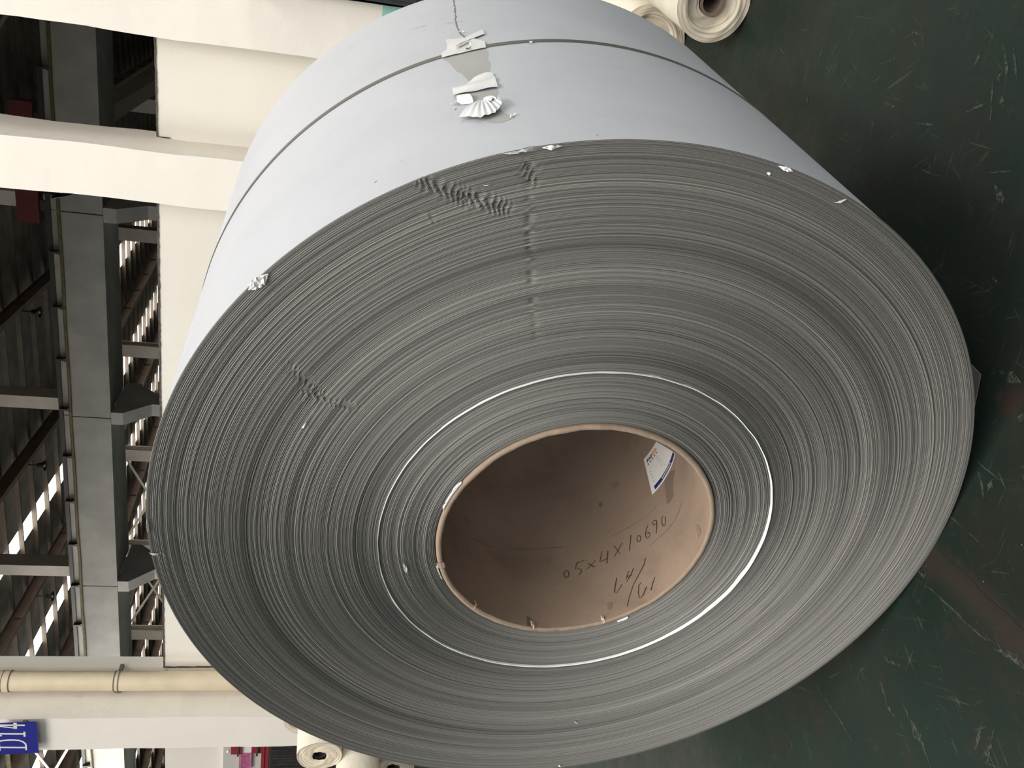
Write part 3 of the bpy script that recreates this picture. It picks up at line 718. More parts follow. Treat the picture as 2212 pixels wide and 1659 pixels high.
# the pile on the left
PA = OC + ray(702, 1633) * 4.55
rp = 0.116; stepz = rp * math.sqrt(3.0)
top_z = rp + 5 * stepz
offs = {}
cnt = 0
for row in range(0, 6):
    z = rp + row * stepz
    if row == 6: cols = [0.5]
    elif row == 5: cols = [0, 1, 2]
    elif row == 4: cols = [-0.5, 0.5, 1.5, 2.5]
    elif row == 3: cols = [-1, 0, 1, 2, 3]
    elif row == 2: cols = [-1.5, -0.5, 0.5, 1.5, 2.5, 3.5]
    elif row == 1: cols = [-2, -1, 0, 1, 2, 3, 4]
    else: cols = [-2.5, -1.5, -0.5, 0.5, 1.5, 2.5, 3.5, 4.5]
    for c in cols:
        rr_ = random.Random(row * 31 + int(c * 2) + 99)
        ax_off = 0.0 if (row == 5 and c == 0) else (0.55 if row == 6 else (-0.42 if (row == 4 and c == -0.5) else rr_.uniform(0.05, 0.32) + (0.1 if row == 5 else 0)))
        P = PA + BX * (c * 2 * rp * 1.005) + AX * ax_off; P[2] = z * 1.0
        if row == 5 and c == 0: lab = 'cream fabric roll at the left end of the pile top, dark hole facing out'
        elif row == 6: lab = 'topmost cream fabric roll lying on the pile behind the big reel'
        elif row == 5: lab = 'cream fabric roll in the upper row of the pile, %s from the dark-holed roll' % ('one along' if c == 1 else 'two along')
        else: lab = 'cream fabric roll, %s from the left in the %s row of the pile' % (ORD[cols.index(c)], ('bottom', 'second', 'third', 'fourth', 'fifth')[row])
        if row == 5 and c == 1:
            P = OC + ray(651, 1561) * 5.1; lab = 'topmost cream fabric roll lying on the pile behind the big reel'
        cloth_roll(P, 0.102 if (row == 5 and c == 1) else rp * 0.997, 1.5, 0.036, row * 17 + int(c * 2) + 40, lab, 'cream rolls in the pile', tube=M_SHADETUBE, ragged_in=(rr_.random() < 0.6 and not (row == 5 and c == 0)))
        cnt += 1

# ------------------------------------------------------------------ the big reel
reel = empty('paperboard_reel', (RC[0], RC[1], 0), -AZ)
tag(reel, 'huge reel of white-faced grey board standing on the green floor', 'reel')
def RL(theta, rad, y):                          # reel-local point
    return (rad * math.cos(theta), y, 0.75 + rad * math.sin(theta))

def layers_material():
    m = mat('board_edges', (0.22, 0.215, 0.20), 0.55, spec=0.35)
    q = NB(m)
    tc = q.n('ShaderNodeTexCoord'); sep = q.n('ShaderNodeSeparateXYZ'); q.l(tc.outputs['Object'], sep.inputs[0])
    dz = q.math('SUBTRACT', sep.outputs[2], 0.75)
    rad = q.math('SQRT', q.math('ADD', q.math('MULTIPLY', sep.outputs[0], sep.outputs[0]), q.math('MULTIPLY', dz, dz)))
    def n1(scale, det, rough=0.6):
        n = q.n('ShaderNodeTexNoise', noise_dimensions='1D'); n.inputs['Scale'].default_value = scale; n.inputs['Detail'].default_value = det; n.inputs['Roughness'].default_value = rough
        q.l(rad, n.inputs['W']); return n.outputs['Fac']
    c = q.ramp(n1(14.0, 3.0), [(0.35, (0.150, 0.146, 0.134)), (0.65, (0.225, 0.217, 0.200))])
    fine = q.ramp(n1(420.0, 3.0, 0.7), [(0.30, (0.45, 0.46, 0.44)), (0.5, (0.92, 0.92, 0.92)), (0.72, (1.18, 1.18, 1.18))])
    c = q.mix(1.0, c, fine, 'MULTIPLY')
    n3 = q.n('ShaderNodeTexNoise', Scale=900.0, Detail=2.0); q.l(tc.outputs['Object'], n3.inputs['Vector'])
    c = q.mix(1.0, c, q.ramp(n3.outputs['Fac'], [(0.3, (0.85, 0.85, 0.85)), (0.7, (1.1, 1.1, 1.1))]), 'MULTIPLY')
    q.l(c, q.b.inputs['Base Color'])
    bp = q.n('ShaderNodeBump', Strength=0.8, Distance=0.0012); q.l(n1(520.0, 3.0, 0.7), bp.inputs['Height']); q.l(bp.outputs['Normal'], q.b.inputs['Normal'])
    return m
M_LAYERS = layers_material()

def wound_layers():
    radii = []; off = []
    r = CORE + 0.0006; o_ = 0.0; walk = 0.0
    thetas_d = [on_face(x, y)[1] for x, y in ((930, 400), (1080, 450), (1145, 370), (1165, 800), (640, 800), (830, 860), (324, 1194), (345, 1194))]
    th = np.linspace(-PI, PI, 221)[:-1]
    extra = []
    for (a, b_, n) in ((min(thetas_d[0:4]) - 0.03, max(thetas_d[0:4]) + 0.03, 110), (min(thetas_d[4:6]) - 0.05, max(thetas_d[4:6]) + 0.05, 40), (thetas_d[6] - 0.05, thetas_d[6] + 0.05, 24)):
        extra.append(np.linspace(a, b_, n))
    th = np.unique(np.concatenate([th] + extra)); keep = [0]
    for i in range(1, len(th)):
        if th[i] - th[keep[-1]] > 0.0018: keep.append(i)
    th = th[keep]
    while r < RR - 0.0022:
        t = random.choice((0.0008, 0.001, 0.0012, 0.0012, 0.0016, 0.0022, 0.003)) * random.uniform(0.85, 1.2)
        walk = 0.9 * walk + random.gauss(0, 0.0004)
        o = walk + random.gauss(0, 0.0004)
        g = random.choice((0.0004, 0.0006, 0.001, 0.0016, 0.0024))
        if abs(r - 0.3175) < 0.0012: g = 0.010; t = 0.0026
        gw = t * 0.16 if g < 0.005 else t * 0.4
        sh = t * random.uniform(0.3, 0.85)
        radii += [r, r + gw, r + t * 0.5, r + t - gw]; off += [o + g + sh, o + sh * random.uniform(0.7, 1.3), o, o + sh * random.uniform(0.7, 1.3)]
        r += t
    radii += [RR - 0.0022, RR - 0.0014, RR - 0.0011, RR - 0.0011]; off += [0.0002, 0.0, 0.0004, 0.006]
    radii = np.array(radii); off = np.array(off)
    n, m = len(radii), len(th)
    Rm = np.repeat(radii[:, None], m, 1); Y = np.repeat(off[:, None], m, 1); T = np.repeat(th[None, :], n, 0)
    # slow undulation of the layers round the reel
    for k in range(1, 6):
        Y += 0.0004 / k * np.sin(k * T + 3.1 * k + Rm * 40)
        Rm = Rm + 0.0004 / k * np.sin((k + 1) * T + 1.7 * k + Rm * 12) * np.clip((RR - Rm) / 0.1, 0, 1) * np.clip((Rm - CORE) / 0.05, 0, 1)
    def gauss(x, s): return np.exp(-0.5 * (x / s) ** 2)
    # a slit line that crosses the layers
    ra, ta = on_face(1143, 372); rb2, tb = on_face(1166, 800)
    tl = ta + (tb - ta) * (Rm - ra) / (rb2 - ra)
    env = np.clip((Rm - 0.42) / 0.05, 0, 1)
    noi = rng.normal(0, 1, n); noi = np.convolve(noi, np.ones(9) / 9, 'same') * 3
    Y += env * gauss((T - tl) * Rm, 0.004) * (0.0012 * noi[:, None] + 0.0008)
    # crumpled patch near the rim
    for (xa, ya, xb, yb, wid, A) in ((915, 395, 1010, 428, 0.008, 0.006), (1005, 425, 1085, 448, 0.008, 0.007), (1140, 372, 1150, 385, 0.010, 0.004), (632, 795, 700, 860, 0.006, 0.0035), (660, 850, 760, 880, 0.006, 0.003), (320, 1194, 345, 1196, 0.004, 0.006), (905, 460, 925, 470, 0.004, 0.002)):
        r1, t1 = on_face(xa, ya); r2, t2 = on_face(xb, yb)
        A1 = np.array([r1 * math.cos(t1), r1 * math.sin(t1)]); B1 = np.array([r2 * math.cos(t2), r2 * math.sin(t2)])
        X = Rm * np.cos(T); Z = Rm * np.sin(T); d = B1 - A1; L = np.linalg.norm(d); d /= L
        u = (X - A1[0]) * d[0] + (Z - A1[1]) * d[1]; v = -(X - A1[0]) * d[1] + (Z - A1[1]) * d[0]
        e = gauss(v, wid) * np.clip(1 - np.clip(np.abs(u - L / 2) - L / 2, 0, None) / 0.02, 0, 1)
        ph_ = 2.5 * np.sin(u * 90 + 1.3) + 1.5 * np.sin(v * 260 + u * 40)
        Y += A * 0.24 * e * np.sin(u * 640 + v * 220 + ph_) + A * 0.25 * e
        Rm = Rm + 0.0018 * e * np.sin(u * 640 + v * 220 + ph_ + 1.2) * np.clip((RR - Rm) / 0.008, 0, 1)
    co = np.stack([Rm * np.cos(T), Y, 0.75 + Rm * np.sin(T)], -1).reshape(-1, 3)
    back = np.stack([np.repeat(np.array([[RR - 0.0013], [CORE]]), m, 1) * np.cos(th), np.full((2, m), RLEN - 0.004), 0.75 + np.repeat(np.array([[RR - 0.0013], [CORE]]), m, 1) * np.sin(th)], -1).reshape(-1, 3)
    co = np.concatenate([co, back]); N = n + 2
    i = np.arange(N - 1)[:, None]; j = np.arange(m)[None, :]; j2 = (j + 1) % m
    quads = np.stack(np.broadcast_arrays(i * m + j, i * m + j2, (i + 1) * m + j2, (i + 1) * m + j), -1).reshape(-1, 4)
    me = bpy.data.meshes.new('wound_layers')
    me.vertices.add(len(co)); me.vertices.foreach_set('co', co.astype(np.float32).ravel())
    me.loops.add(quads.size); me.loops.foreach_set('vertex_index', quads.astype(np.int32).ravel())
    me.polygons.add(len(quads)); me.polygons.foreach_set('loop_start', np.arange(0, quads.size, 4, dtype=np.int32))
    me.update(calc_edges=True)
    return link('wound_layers', me, M_LAYERS, reel)
wound_layers()

M_WRAP = mat('white_board_face', (0.425, 0.436, 0.472), 0.5, var=0.03, scale=7, bump=0.10, bscale=18, spec=0.3)
q = NB(M_WRAP)
q = MB(); seg = 360
q.lathe([(RR - 0.0012, 0.0035), (RR - 0.0002, 0.0030), (RR, 0.006), (RR, RLEN), (RR - 0.0012, RLEN)], seg, 'y')
def lift(b): b.v = [(x, y, z + 0.75) for (x, y, z) in b.v]; return b
lift(q).build('outer_wrap', M_WRAP, reel, smooth=False)
for p_ in reel.children[-1].data.polygons: p_.use_smooth = abs(p_.normal.y) < 0.5

# cardboard core
def core_material():
    m = mat('kraft_core', (0.30, 0.215, 0.155), 0.8, var=0.10, scale=9)
    q = NB(m); tc = q.n('ShaderNodeTexCoord')
    n = q.n('ShaderNodeTexNoise', Scale=5.0, Detail=6.0, Distortion=0.6); q.l(tc.outputs['Object'], n.inputs['Vector'])
    c = q.ramp(n.outputs['Fac'], [(0.30, (0.185, 0.130, 0.094)), (0.46, (0.245, 0.175, 0.127)), (0.70, (0.275, 0.20, 0.147))])
    v = q.n('ShaderNodeTexVoronoi', Scale=9.0); q.l(tc.outputs['Object'], v.inputs['Vector'])
    c = q.mix(q.ramp(v.outputs['Distance'], [(0.03, (0.6, 0.6, 0.6)), (0.16, (0, 0, 0))]), c, (0.15, 0.11, 0.085))
    n4 = q.n('ShaderNodeTexNoise', Scale=260.0, Detail=3.0); q.l(tc.outputs['Object'], n4.inputs['Vector'])
    c = q.mix(1.0, c, q.ramp(n4.outputs['Fac'], [(0.3, (0.9, 0.9, 0.9)), (0.7, (1.06, 1.06, 1.06))]), 'MULTIPLY')
    q.l(c, q.b.inputs['Base Color'])
    return m
M_CORE = core_material()
M_COREEDGE = mat('kraft_core_edge', (0.27, 0.20, 0.145), 0.85, var=0.10, scale=40, bump=0.15, bscale=120)
CT = 0.0115; CI = CORE - CT
core = MB()
def cwob(r_, h, a, i):
    w = 0.0016 * pnoise(Vector((3 * math.cos(a), 3 * math.sin(a), 0.7))) + 0.0008 * pnoise(Vector((14 * math.cos(a), 14 * math.sin(a), 2.7)))
    if h > 0.015: w *= 0.12
    return (r_ + (w if r_ < CORE - 0.005 else w * 0.3), h + (0.0015 * pnoise(Vector((9 * math.cos(a), 9 * math.sin(a), 5.0))) if abs(h) < 0.02 else 0))
core.lathe([(CI, RLEN), (CI, 0.3), (CI, 0.02), (CI + 0.0004, -0.001)], 200, 'y', wob=cwob)
lift(core).build('core_tube', M_CORE, reel, smooth=True)
ce = MB(); ce.lathe([(CI + 0.0004, -0.001), (CI + 0.003, -0.0035), (CORE - 0.002, -0.0032), (CORE - 0.0008, 0.001), (CORE - 0.0008, RLEN)], 200, 'y', wob=cwob)
lift(ce).build('core_rim', M_COREEDGE, reel, smooth=True)
# tape and tears on the core rim
M_TAPE_B = mat('brown_tape', (0.30, 0.22, 0.19), 0.35)
M_CHIP = mat('torn_kraft', (0.5, 0.39, 0.28), 0.9)
M_DIRT = mat('dirty_kraft', (0.10, 0.078, 0.06), 0.9)
r_, ta = on_face(948, 1218)
t = MB(); rows = []
for i in range(7):
    a = ta - 0.028 + 0.056 * i / 6
    rows.append([RL(a, CORE + 0.001, -0.0038), RL(a, CORE - 0.006, -0.0052), RL(a, CI - 0.001, -0.0045 + 0.001 * (i % 2)), RL(a, CI - 0.0012, 0.012), RL(a, CI - 0.0012, 0.022 + 0.003 * (i % 2))])
t.grid(rows).build('tape_piece', M_TAPE_B, reel)
def chip(px, py, A, seed):
    rg = random.Random(seed); r1, a0 = on_face(px, py); t = MB(); rows = []
    for i in range(6):
        a = a0 + (i - 2.5) / 5 * A
        rows.append([RL(a, CI + rg.uniform(0, 0.005), -0.004 - rg.uniform(0, 0.002)), RL(a + rg.uniform(-0.004, 0.004), CI - rg.uniform(0.001, 0.004), 0.001 + rg.uniform(0, 0.003)), RL(a, CI - 0.0006, 0.010 + rg.uniform(0, 0.006))])
    t.grid(rows).build('torn_flap', M_CHIP, reel)
chip(1152, 1349, 0.035, 1); chip(1307, 1352, 0.022, 2); chip(1025, 1310, 0.02, 3)

# white liner edge standing out of the layers
M_LINER = mat('white_paper', (0.80, 0.80, 0.79), 0.6)
t = MB(); n = 300
prof = []
for k in range(n):
    a = 2 * PI * k / n
    r1, a1 = on_face(1600, 1255); near = math.exp(-0.5 * ((((a - a1 + PI) % (2 * PI)) - PI) / 0.5) ** 2)
    base = RING - 0.004 * math.exp(-0.5 * ((((a - on_face(815, 1140)[1] + PI) % (2 * PI)) - PI) / 0.5) ** 2)
    w = 0.0012 + 0.0026 * near + 0.0007 * max(0, pnoise(Vector((7 * math.cos(a), 7 * math.sin(a), 0)))) * 2
    base += 0.0009 * pnoise(Vector((10 * math.cos(a), 10 * math.sin(a), 3)))
    d = 0.0035 + 0.0025 * near
    prof.append([RL(a, base - w / 2, 0.004), RL(a, base - w / 2, -d), RL(a, base + w / 2, -d - 0.0006), RL(a, base + w / 2, 0.004)])
prof.append(prof[0])
t.grid(prof).build('liner_edge', M_LINER, reel, smooth=False)
# second small liner scraps near the core
for (x0, y0, x1, y1, ro) in ((955, 1100, 995, 1040, 0.0015), (936, 1222, 950, 1250, 0.0008), (1335, 1345, 1360, 1338, 0.001)):
    r1, a1 = on_face(x0, y0); r2, a2 = on_face(x1, y1); t = MB(); rows = []
    for i in range(11):
        a = a1 + (a2 - a1) * i / 10; w = ro * (0.4 + random.random()) * (1 if 0 < i < 10 else 0.1)
        rr2 = CORE + 0.001
        rows.append([RL(a, rr2, 0.002), RL(a, rr2, -0.004), RL(a, rr2 + 2 * w, -0.0045), RL(a, rr2 + 2 * w, 0.002)])
    t.grid(rows).build('liner_scrap', M_LINER, reel)

# steel strap round the reel
M_STRAP = mat('dark_steel_strap', (0.105, 0.095, 0.088), 0.45, 0.2)
q = MB(); q.lathe([(RR, BANDY - 0.0085), (RR + 0.0016, BANDY - 0.0085), (RR + 0.0016, BANDY + 0.0085), (RR, BANDY + 0.0085)], 360, 'y')
lift(q).build('strap', M_STRAP, reel, smooth=False)

# ---- patches on the curved face, outlined in (angle, axial) coordinates
def Z(x, y): return (920 + x / 7.2125, 50 + y / 7.2125)          # close-up crop coordinates -> photo
def patch(name, pix, m, lift0=0.0003, bulge=None, jag=0.0, dens=4, rad=RR, inside=False, parent=reel, thick=0.0):
    P2 = []
    for i in range(len(pix)):
        A = np.array(pix[i], float); B = np.array(pix[(i + 1) % len(pix)], float)
        for k in range(dens):
            p = A + (B - A) * k / dens
            if k and jag: p = p + np.array([random.uniform(-jag, jag), random.uniform(-jag, jag)])
            P2.append(p)
    ta = [on_cyl(p[0], p[1], rad, inside) for p in P2]
    bm = bmesh.new()
    vs = [bm.verts.new((a * rad, y, 0)) for a, y in ta]
    bm.faces.new(vs); bmesh.ops.triangulate(bm, faces=bm.faces[:])
    xs = [v.co.x for v in bm.verts]; ys = [v.co.y for v in bm.verts]
    for X in np.arange(min(xs) + 0.006, max(xs), 0.009):
        bmesh.ops.bisect_plane(bm, geom=bm.verts[:] + bm.edges[:] + bm.faces[:], plane_co=(X, 0, 0), plane_no=(1, 0, 0))
    if bulge:
        for Yy in np.arange(min(ys) + 0.004, max(ys), 0.008):
            bmesh.ops.bisect_plane(bm, geom=bm.verts[:] + bm.edges[:] + bm.faces[:], plane_co=(0, Yy, 0), plane_no=(0, 1, 0))
    x0, x1, y0, y1 = min(xs), max(xs), min(ys), max(ys)
    sg = -1 if inside else 1
    for v in bm.verts:
        u, w = (v.co.x - x0) / (x1 - x0), (v.co.y - y0) / (y1 - y0)
        h = lift0 + (bulge(u, w) if bulge else 0.0)
        v.co = Vector(RL(v.co.x / rad, rad + sg * h, v.co.y))
    me = bpy.data.meshes.new(name); bm.to_mesh(me); bm.free()
    return link(name, me, m, parent, smooth=bool(bulge))
M_GREYPLY = mat('grey_inner_ply', (0.33, 0.325, 0.315), 0.8, var=0.05, scale=12)
M_TAPE = mat('white_tape', (0.60, 0.60, 0.60), 0.35, spec=0.5)
M_FLAP = mat('torn_face_paper', (0.60, 0.605, 0.62), 0.6)
M_TEAR = mat('torn_white_paper', (0.80, 0.805, 0.81), 0.6)
patch('torn_ply', [Z(*p) for p in ((255, 555), (600, 470), (945, 400), (975, 450), (965, 560), (1005, 620), (1000, 720), (985, 810), (820, 880), (735, 900), (690, 925), (620, 850), (560, 790), (490, 760), (430, 700), (345, 605))], M_GREYPLY, 0.0002, jag=0.7)
patch('torn_ply', [Z(*p) for p in ((438, 1180), (800, 1090), (1125, 1030), (1130, 1100), (1070, 1180), (1000, 1260), (900, 1260), (760, 1235), (600, 1240), (500, 1285), (425, 1280), (520, 1210))], M_GREYPLY, 0.0002, jag=0.5)
patch('torn_ply', [Z(*p) for p in ((515, 1475), (700, 1465), (860, 1480), (1020, 1430), (1150, 1350), (1230, 1410), (1320, 1430), (1400, 1445), (1310, 1505), (1200, 1550), (1080, 1560), (960, 1545), (860, 1500), (640, 1500))], M_GREYPLY, 0.00025, jag=0.5)
def crease(f, amp, ph=0.0):
    return lambda u, w: amp * (0.5 + 0.5 * math.sin(f * w * 2 * PI + ph + 1.5 * math.sin(3 * u))) + 0.3 * amp * math.sin(9 * u + 7 * w)
patch('tape_piece', [Z(*p) for p in ((315, 272), (600, 240), (690, 250), (870, 280), (920, 300), (940, 400), (600, 475), (258, 560), (240, 480), (330, 420), (335, 370))], M_TAPE, 0.0018, crease(1.6, 0.0012), jag=0.2)
patch('tape_piece', [Z(*p) for p in ((665, 232), (885, 130), (920, 190), (700, 282), (480, 385), (455, 350))], M_TAPE, 0.0035, crease(1.0, 0.001), jag=0.2)
patch('tape_piece', [Z(*p) for p in ((418, 1036), (600, 975), (690, 925), (760, 880), (830, 850), (870, 828), (960, 815), (1050, 815), (1085, 870), (1112, 970), (1125, 1030), (800, 1085), (440, 1168), (425, 1100))], M_TAPE, 0.002, crease(2.2, 0.0028), jag=0.3)
patch('tape_piece', [Z(*p) for p in ((480, 395), (560, 365), (660, 310), (680, 330), (600, 370), (500, 425))], mat('dull_tape', (0.42, 0.41, 0.38), 0.4), 0.0055)
patch('staple_hole', [Z(*p) for p in ((625, 425), (680, 432), (712, 402), (716, 412), (690, 440), (640, 452))], M_CABLE, 0.0052)
patch('tear_chip', [Z(*p) for p in ((688, 345), (705, 345), (712, 395), (695, 400))], M_TEAR, 0.0065)
patch('tear_chip', [Z(*p) for p in ((1610, 308), (1665, 306), (1640, 338), (1625, 338))], M_TEAR, 0.003)
patch('tear_chip', [Z(*p) for p in ((1320, 1450), (1340, 1450), (1330, 1500), (1310, 1505))], M_TEAR, 0.003)
patch('tear_chip', [Z(*p) for p in ((1395, 1425), (1412, 1430), (1370, 1475), (1355, 1465))], M_TEAR, 0.003)
patch('tear_chip', [Z(*p) for p in ((575, 140), (610, 150), (590, 165), (570, 155))], M_TEAR, 0.003)
patch('tear_chip', [Z(*p) for p in ((390, 1255), (410, 1280), (395, 1282))], M_TEAR, 0.002)
patch('tear_chip', [Z(*p) for p in ((505, 1235), (540, 1180), (548, 1145), (568, 1148), (572, 1165), (640, 1150), (700, 1175), (735, 1210), (745, 1245), (700, 1262), (560, 1290), (505, 1285))], M_TEAR, 0.001, lambda u, w: 0.010 * math.sin(PI * min(1, max(0, w))) * (0.6 + 0.4 * u))
# the pleated torn flap
piv = on_cyl(*Z(880, 1235), RR)
rim = [(515, 1475), (600, 1466), (680, 1462), (760, 1470), (850, 1478), (930, 1440), (1010, 1425), (1080, 1395), (1120, 1360), (1160, 1310), (1185, 1260), (1180, 1210), (1120, 1180), (1060, 1195), (1010, 1235)]
rimd = []
for i in range(len(rim) - 1):
    for k in range(4):
        rimd.append((rim[i][0] + (rim[i + 1][0] - rim[i][0]) * k / 4, rim[i][1] + (rim[i + 1][1] - rim[i][1]) * k / 4))
rimd.append(rim[-1])
rows = []
for i, p in enumerate(rimd):
    t = i / (len(rimd) - 1)
    a, y = on_cyl(*Z(*p), RR + 0.004 + 0.0055 * max(0, t - 0.6) * 2.5 + 0.003); row = []
    am = 0.6 + 0.5 * pnoise(Vector((t * 9, 0.3, 4)))
    for j in range(10):
        w = j / 9
        aa = piv[0] + (a - piv[0]) * (0.12 + 0.88 * w); yy = piv[1] + (y - piv[1]) * (0.12 + 0.88 * w)
        pl = am * 0.0034 * math.sin(t * 62 + 3.0 * pnoise(Vector((t * 5, 2.2, 1)))) * math.sin(PI * min(1, w * 0.85)) * (0.15 + 0.85 * min(1, t * 1.6))
        curl = 0.009 * w ** 2 * max(0, t - 0.6) * 2.5 + 0.004 * math.sin(PI * w) + 0.004 * w * (1 - max(0, t - 0.6))
        row.append(RL(aa, RR + 0.001 + 0.003 * (1 - w) + pl + curl + 0.003, yy))
    rows.append(row)
t = MB(); t.grid(rows); t.build('torn_flap', M_FLAP, reel, smooth=True)
# stitched tear line and pencil lines
def polyline_strip(name, pix, w, m, h=0.0004, rad=RR, inside=False, jag=0.0, parent=reel):
    t = MB(); sg = -1 if inside else 1
    for line in pix:
        ta = [np.array(on_cyl(x, y, rad, inside)) * np.array([rad, 1]) for x, y in line]; n = len(ta); vs = []
        for i, p in enumerate(ta):
            d = ta[min(i + 1, n - 1)] - ta[max(i - 1, 0)]; d = d / (np.linalg.norm(d) + 1e-9); nr = np.array([-d[1], d[0]])
            w1 = w * (0.5 + jag * random.uniform(-1, 1)); w2 = w * (0.5 + jag * random.uniform(-1, 1))
            for q_ in (p + nr * w1, p - nr * w2): vs.append(RL(q_[0] / rad, rad + sg * h, q_[1]))
        t.add(vs, [(2 * i, 2 * i + 1, 2 * i + 3, 2 * i + 2) for i in range(n - 1)])
    return t.build(name, m, parent)
M_TORNLINE = mat('dark_tear', (0.13, 0.125, 0.12), 0.8)
seam = [(981 + 4 * t + 1.5 * random.uniform(-1, 1), 0 + 52 * t) for t in np.linspace(-0.05, 1, 26)] + [(985 + 6 * t + random.uniform(-1, 1), 52 + 15 * t) for t in np.linspace(0.1, 1, 6)]
polyline_strip('tear_line', [seam, [(993, 70), (996, 74), (1002, 79), (1004, 81)]], 0.0022, M_TORNLINE, 0.0006, jag=0.45)
polyline_strip('pencil_line', [[(964, 51), (982, 48), (1000, 46)], [(893, 63), (910, 58), (922, 55)]], 0.0009, M_TORNLINE, 0.0005, jag=0.3)
polyline_strip('scratch', [[(809, 395), (814, 391)], [(866, 350), (868, 349)], [(982, 238), (986, 235)], [(1289, 292), (1291, 293)]], 0.0016, M_TORNLINE, 0.0005)

# shiny film scraps on the rim
M_FILM = mat('clear_film', (0.62, 0.60, 0.58), 0.12, spec=0.9)
def scrap(pix_a, pix_b, n, w, seed, m=M_FILM, parent=reel):
    rg = random.Random(seed); r1, a1 = on_face(*pix_a); r2, a2 = on_face(*pix_b); rows = []
    for i in range(n):
        t = i / (n - 1); a = a1 + (a2 - a1) * t; rr2 = r1 + (r2 - r1) * t; e = math.sin(PI * min(0.97, max(0.03, t)))
        rows.append([RL(a, rr2 + w * e * (k / 4 - 0.5), -0.002 - 0.006 * e * rg.random()) for k in range(5)])
    t = MB(); t.grid(rows); t.build('film_scrap', m, parent)
scrap((537, 625), (580, 590), 14, 0.017, 1)
scrap((1680, 357), (1712, 369), 9, 0.006, 2, M_LINER)
scrap((1655, 372), (1664, 374), 5, 0.004, 3, M_LINER)
scrap((1170, 318), (1215, 314), 8, 0.006, 4)
scrap((1085, 331), (1150, 320), 9, 0.004, 5)
scrap((1205, 1650), (1212, 1652), 5, 0.006, 6, M_LINER)
scrap((322, 1192), (345, 1194), 8, 0.004, 7)
scrap((318, 1120), (322, 1150), 8, 0.004, 8)
scrap((872, 1214), (880, 1238), 8, 0.007, 9)
scrap((652, 923), (661, 911), 5, 0.002, 10, M_LINER)
scrap((1043, 399), (1056, 397), 5, 0.002, 11, M_LINER)
scrap((1800, 437), (1828, 428), 7, 0.003, 12)
scrap((1240, 1556), (1248, 1559), 4, 0.004, 13, M_LINER)

# ---- writing inside the core
def K(x, y): return (900 + x / 3.16, 880 + y / 3.16)
def ell(cx, cy, rx, ry, a0=0, a1=2 * PI, n=16): return [(cx + rx * math.cos(a0 + (a1 - a0) * i / n), cy + ry * math.sin(a0 + (a1 - a0) * i / n)) for i in range(n + 1)]
strokes = [
    ell(1022, 1140, 17, 24, -0.6, 5.9),
    [(1105, 1058), (1088, 1078), (1086, 1108), (1104, 1100), (1124, 1112), (1122, 1132), (1105, 1148)], [(1086, 1066), (1118, 1056), (1150, 1044)],
    [(1168, 1064), (1192, 1080), (1216, 1092)], [(1163, 1106), (1195, 1076), (1224, 1042)],
    [(1266, 984), (1256, 1030), (1251, 1056), (1280, 1044), (1306, 1030)], [(1306, 982), (1303, 1030), (1300, 1066)],
    [(1350, 948), (1372, 978), (1390, 1002)], [(1350, 1022), (1378, 974), (1404, 924)],
    [(1464, 872), (1458, 930), (1454, 982)],
    ell(1518, 897, 13, 21, -1.2, 5.0),
    [(1580, 808), (1566, 845), (1562, 878), (1572, 894), (1590, 888), (1594, 866), (1582, 854), (1566, 866)],
    [(1640, 776), (1622, 772), (1612, 790), (1620, 806), (1636, 796), (1641, 774), (1641, 820), (1636, 862)],
    ell(1688, 776, 13, 35, -0.9, 4.6),
    [(1366, 1164), (1356, 1220), (1350, 1262), (1364, 1268), (1386, 1238), (1404, 1208)],
    [(1448, 1118), (1438, 1150), (1432, 1172)], [(1480, 1100), (1460, 1150), (1434, 1192)], [(1440, 1156), (1470, 1146)],
    [(1563, 1030), (1555, 1070), (1520, 1140), (1480, 1210), (1455, 1290), (1438, 1362)],
    [(1536, 1196), (1518, 1214), (1514, 1270), (1524, 1306), (1546, 1286), (1570, 1226)],
    [(1626, 1162), (1612, 1204), (1600, 1250)],
]
M_PEN = mat('pen_ink', (0.028, 0.020, 0.018), 0.6)
polyline_strip('handwriting', [[K(*p) for p in s_] for s_ in strokes], 0.0015, M_PEN, 0.0010, CI, True, 0.2)
M_SMUDGE = mat('kraft_smudge', (0.175, 0.125, 0.092), 0.85)
polyline_strip('smear', [[K(x, y) for x, y in ln] for ln in ([(1320, 885), (1400, 845), (1480, 800), (1570, 745), (1640, 670)], [(1590, 945), (1700, 850), (1770, 760), (1815, 640)], [(350, 880), (450, 930), (560, 965), (700, 975), (850, 968), (1000, 955)])], 0.0012, M_SMUDGE, 0.0006, CI, True, 0.5)
patch('stain', [K(x, y) for x, y in ell(1255, 665, 14, 16, 0, 2 * PI, 12)[:-1]], mat('kraft_dark_spot', (0.145, 0.105, 0.08), 0.9), 0.0006, rad=CI, inside=True, dens=1)
patch('tape_stain', [(1435, 1034), (1448, 1018), (1458, 1015), (1452, 1050), (1455, 1072), (1445, 1088), (1441, 1088)], mat('stained_kraft', (0.165, 0.125, 0.093), 0.6), 0.0006, rad=CI, inside=True)
for (pp, mm) in (([(1905, 800), (1925, 800), (1945, 850), (1925, 890), (1912, 840)], M_SMUDGE), ([(1300, 1340), (1335, 1330), (1330, 1380), (1310, 1385)], M_SMUDGE), ([(750, 1425), (775, 1440), (790, 1495), (755, 1490)], M_DIRT)):
    patch('stain', [K(*p) for p in pp], mm, 0.0006, rad=CI, inside=True, dens=2)

# ---- label stuck inside the core
LC = [on_cyl(x, y, CI, True) for x, y in ((1418.5, 953.6), (1391.4, 992.5), (1409.8, 1069.5), (1460.6, 979.5))]   # A top-right .. see below
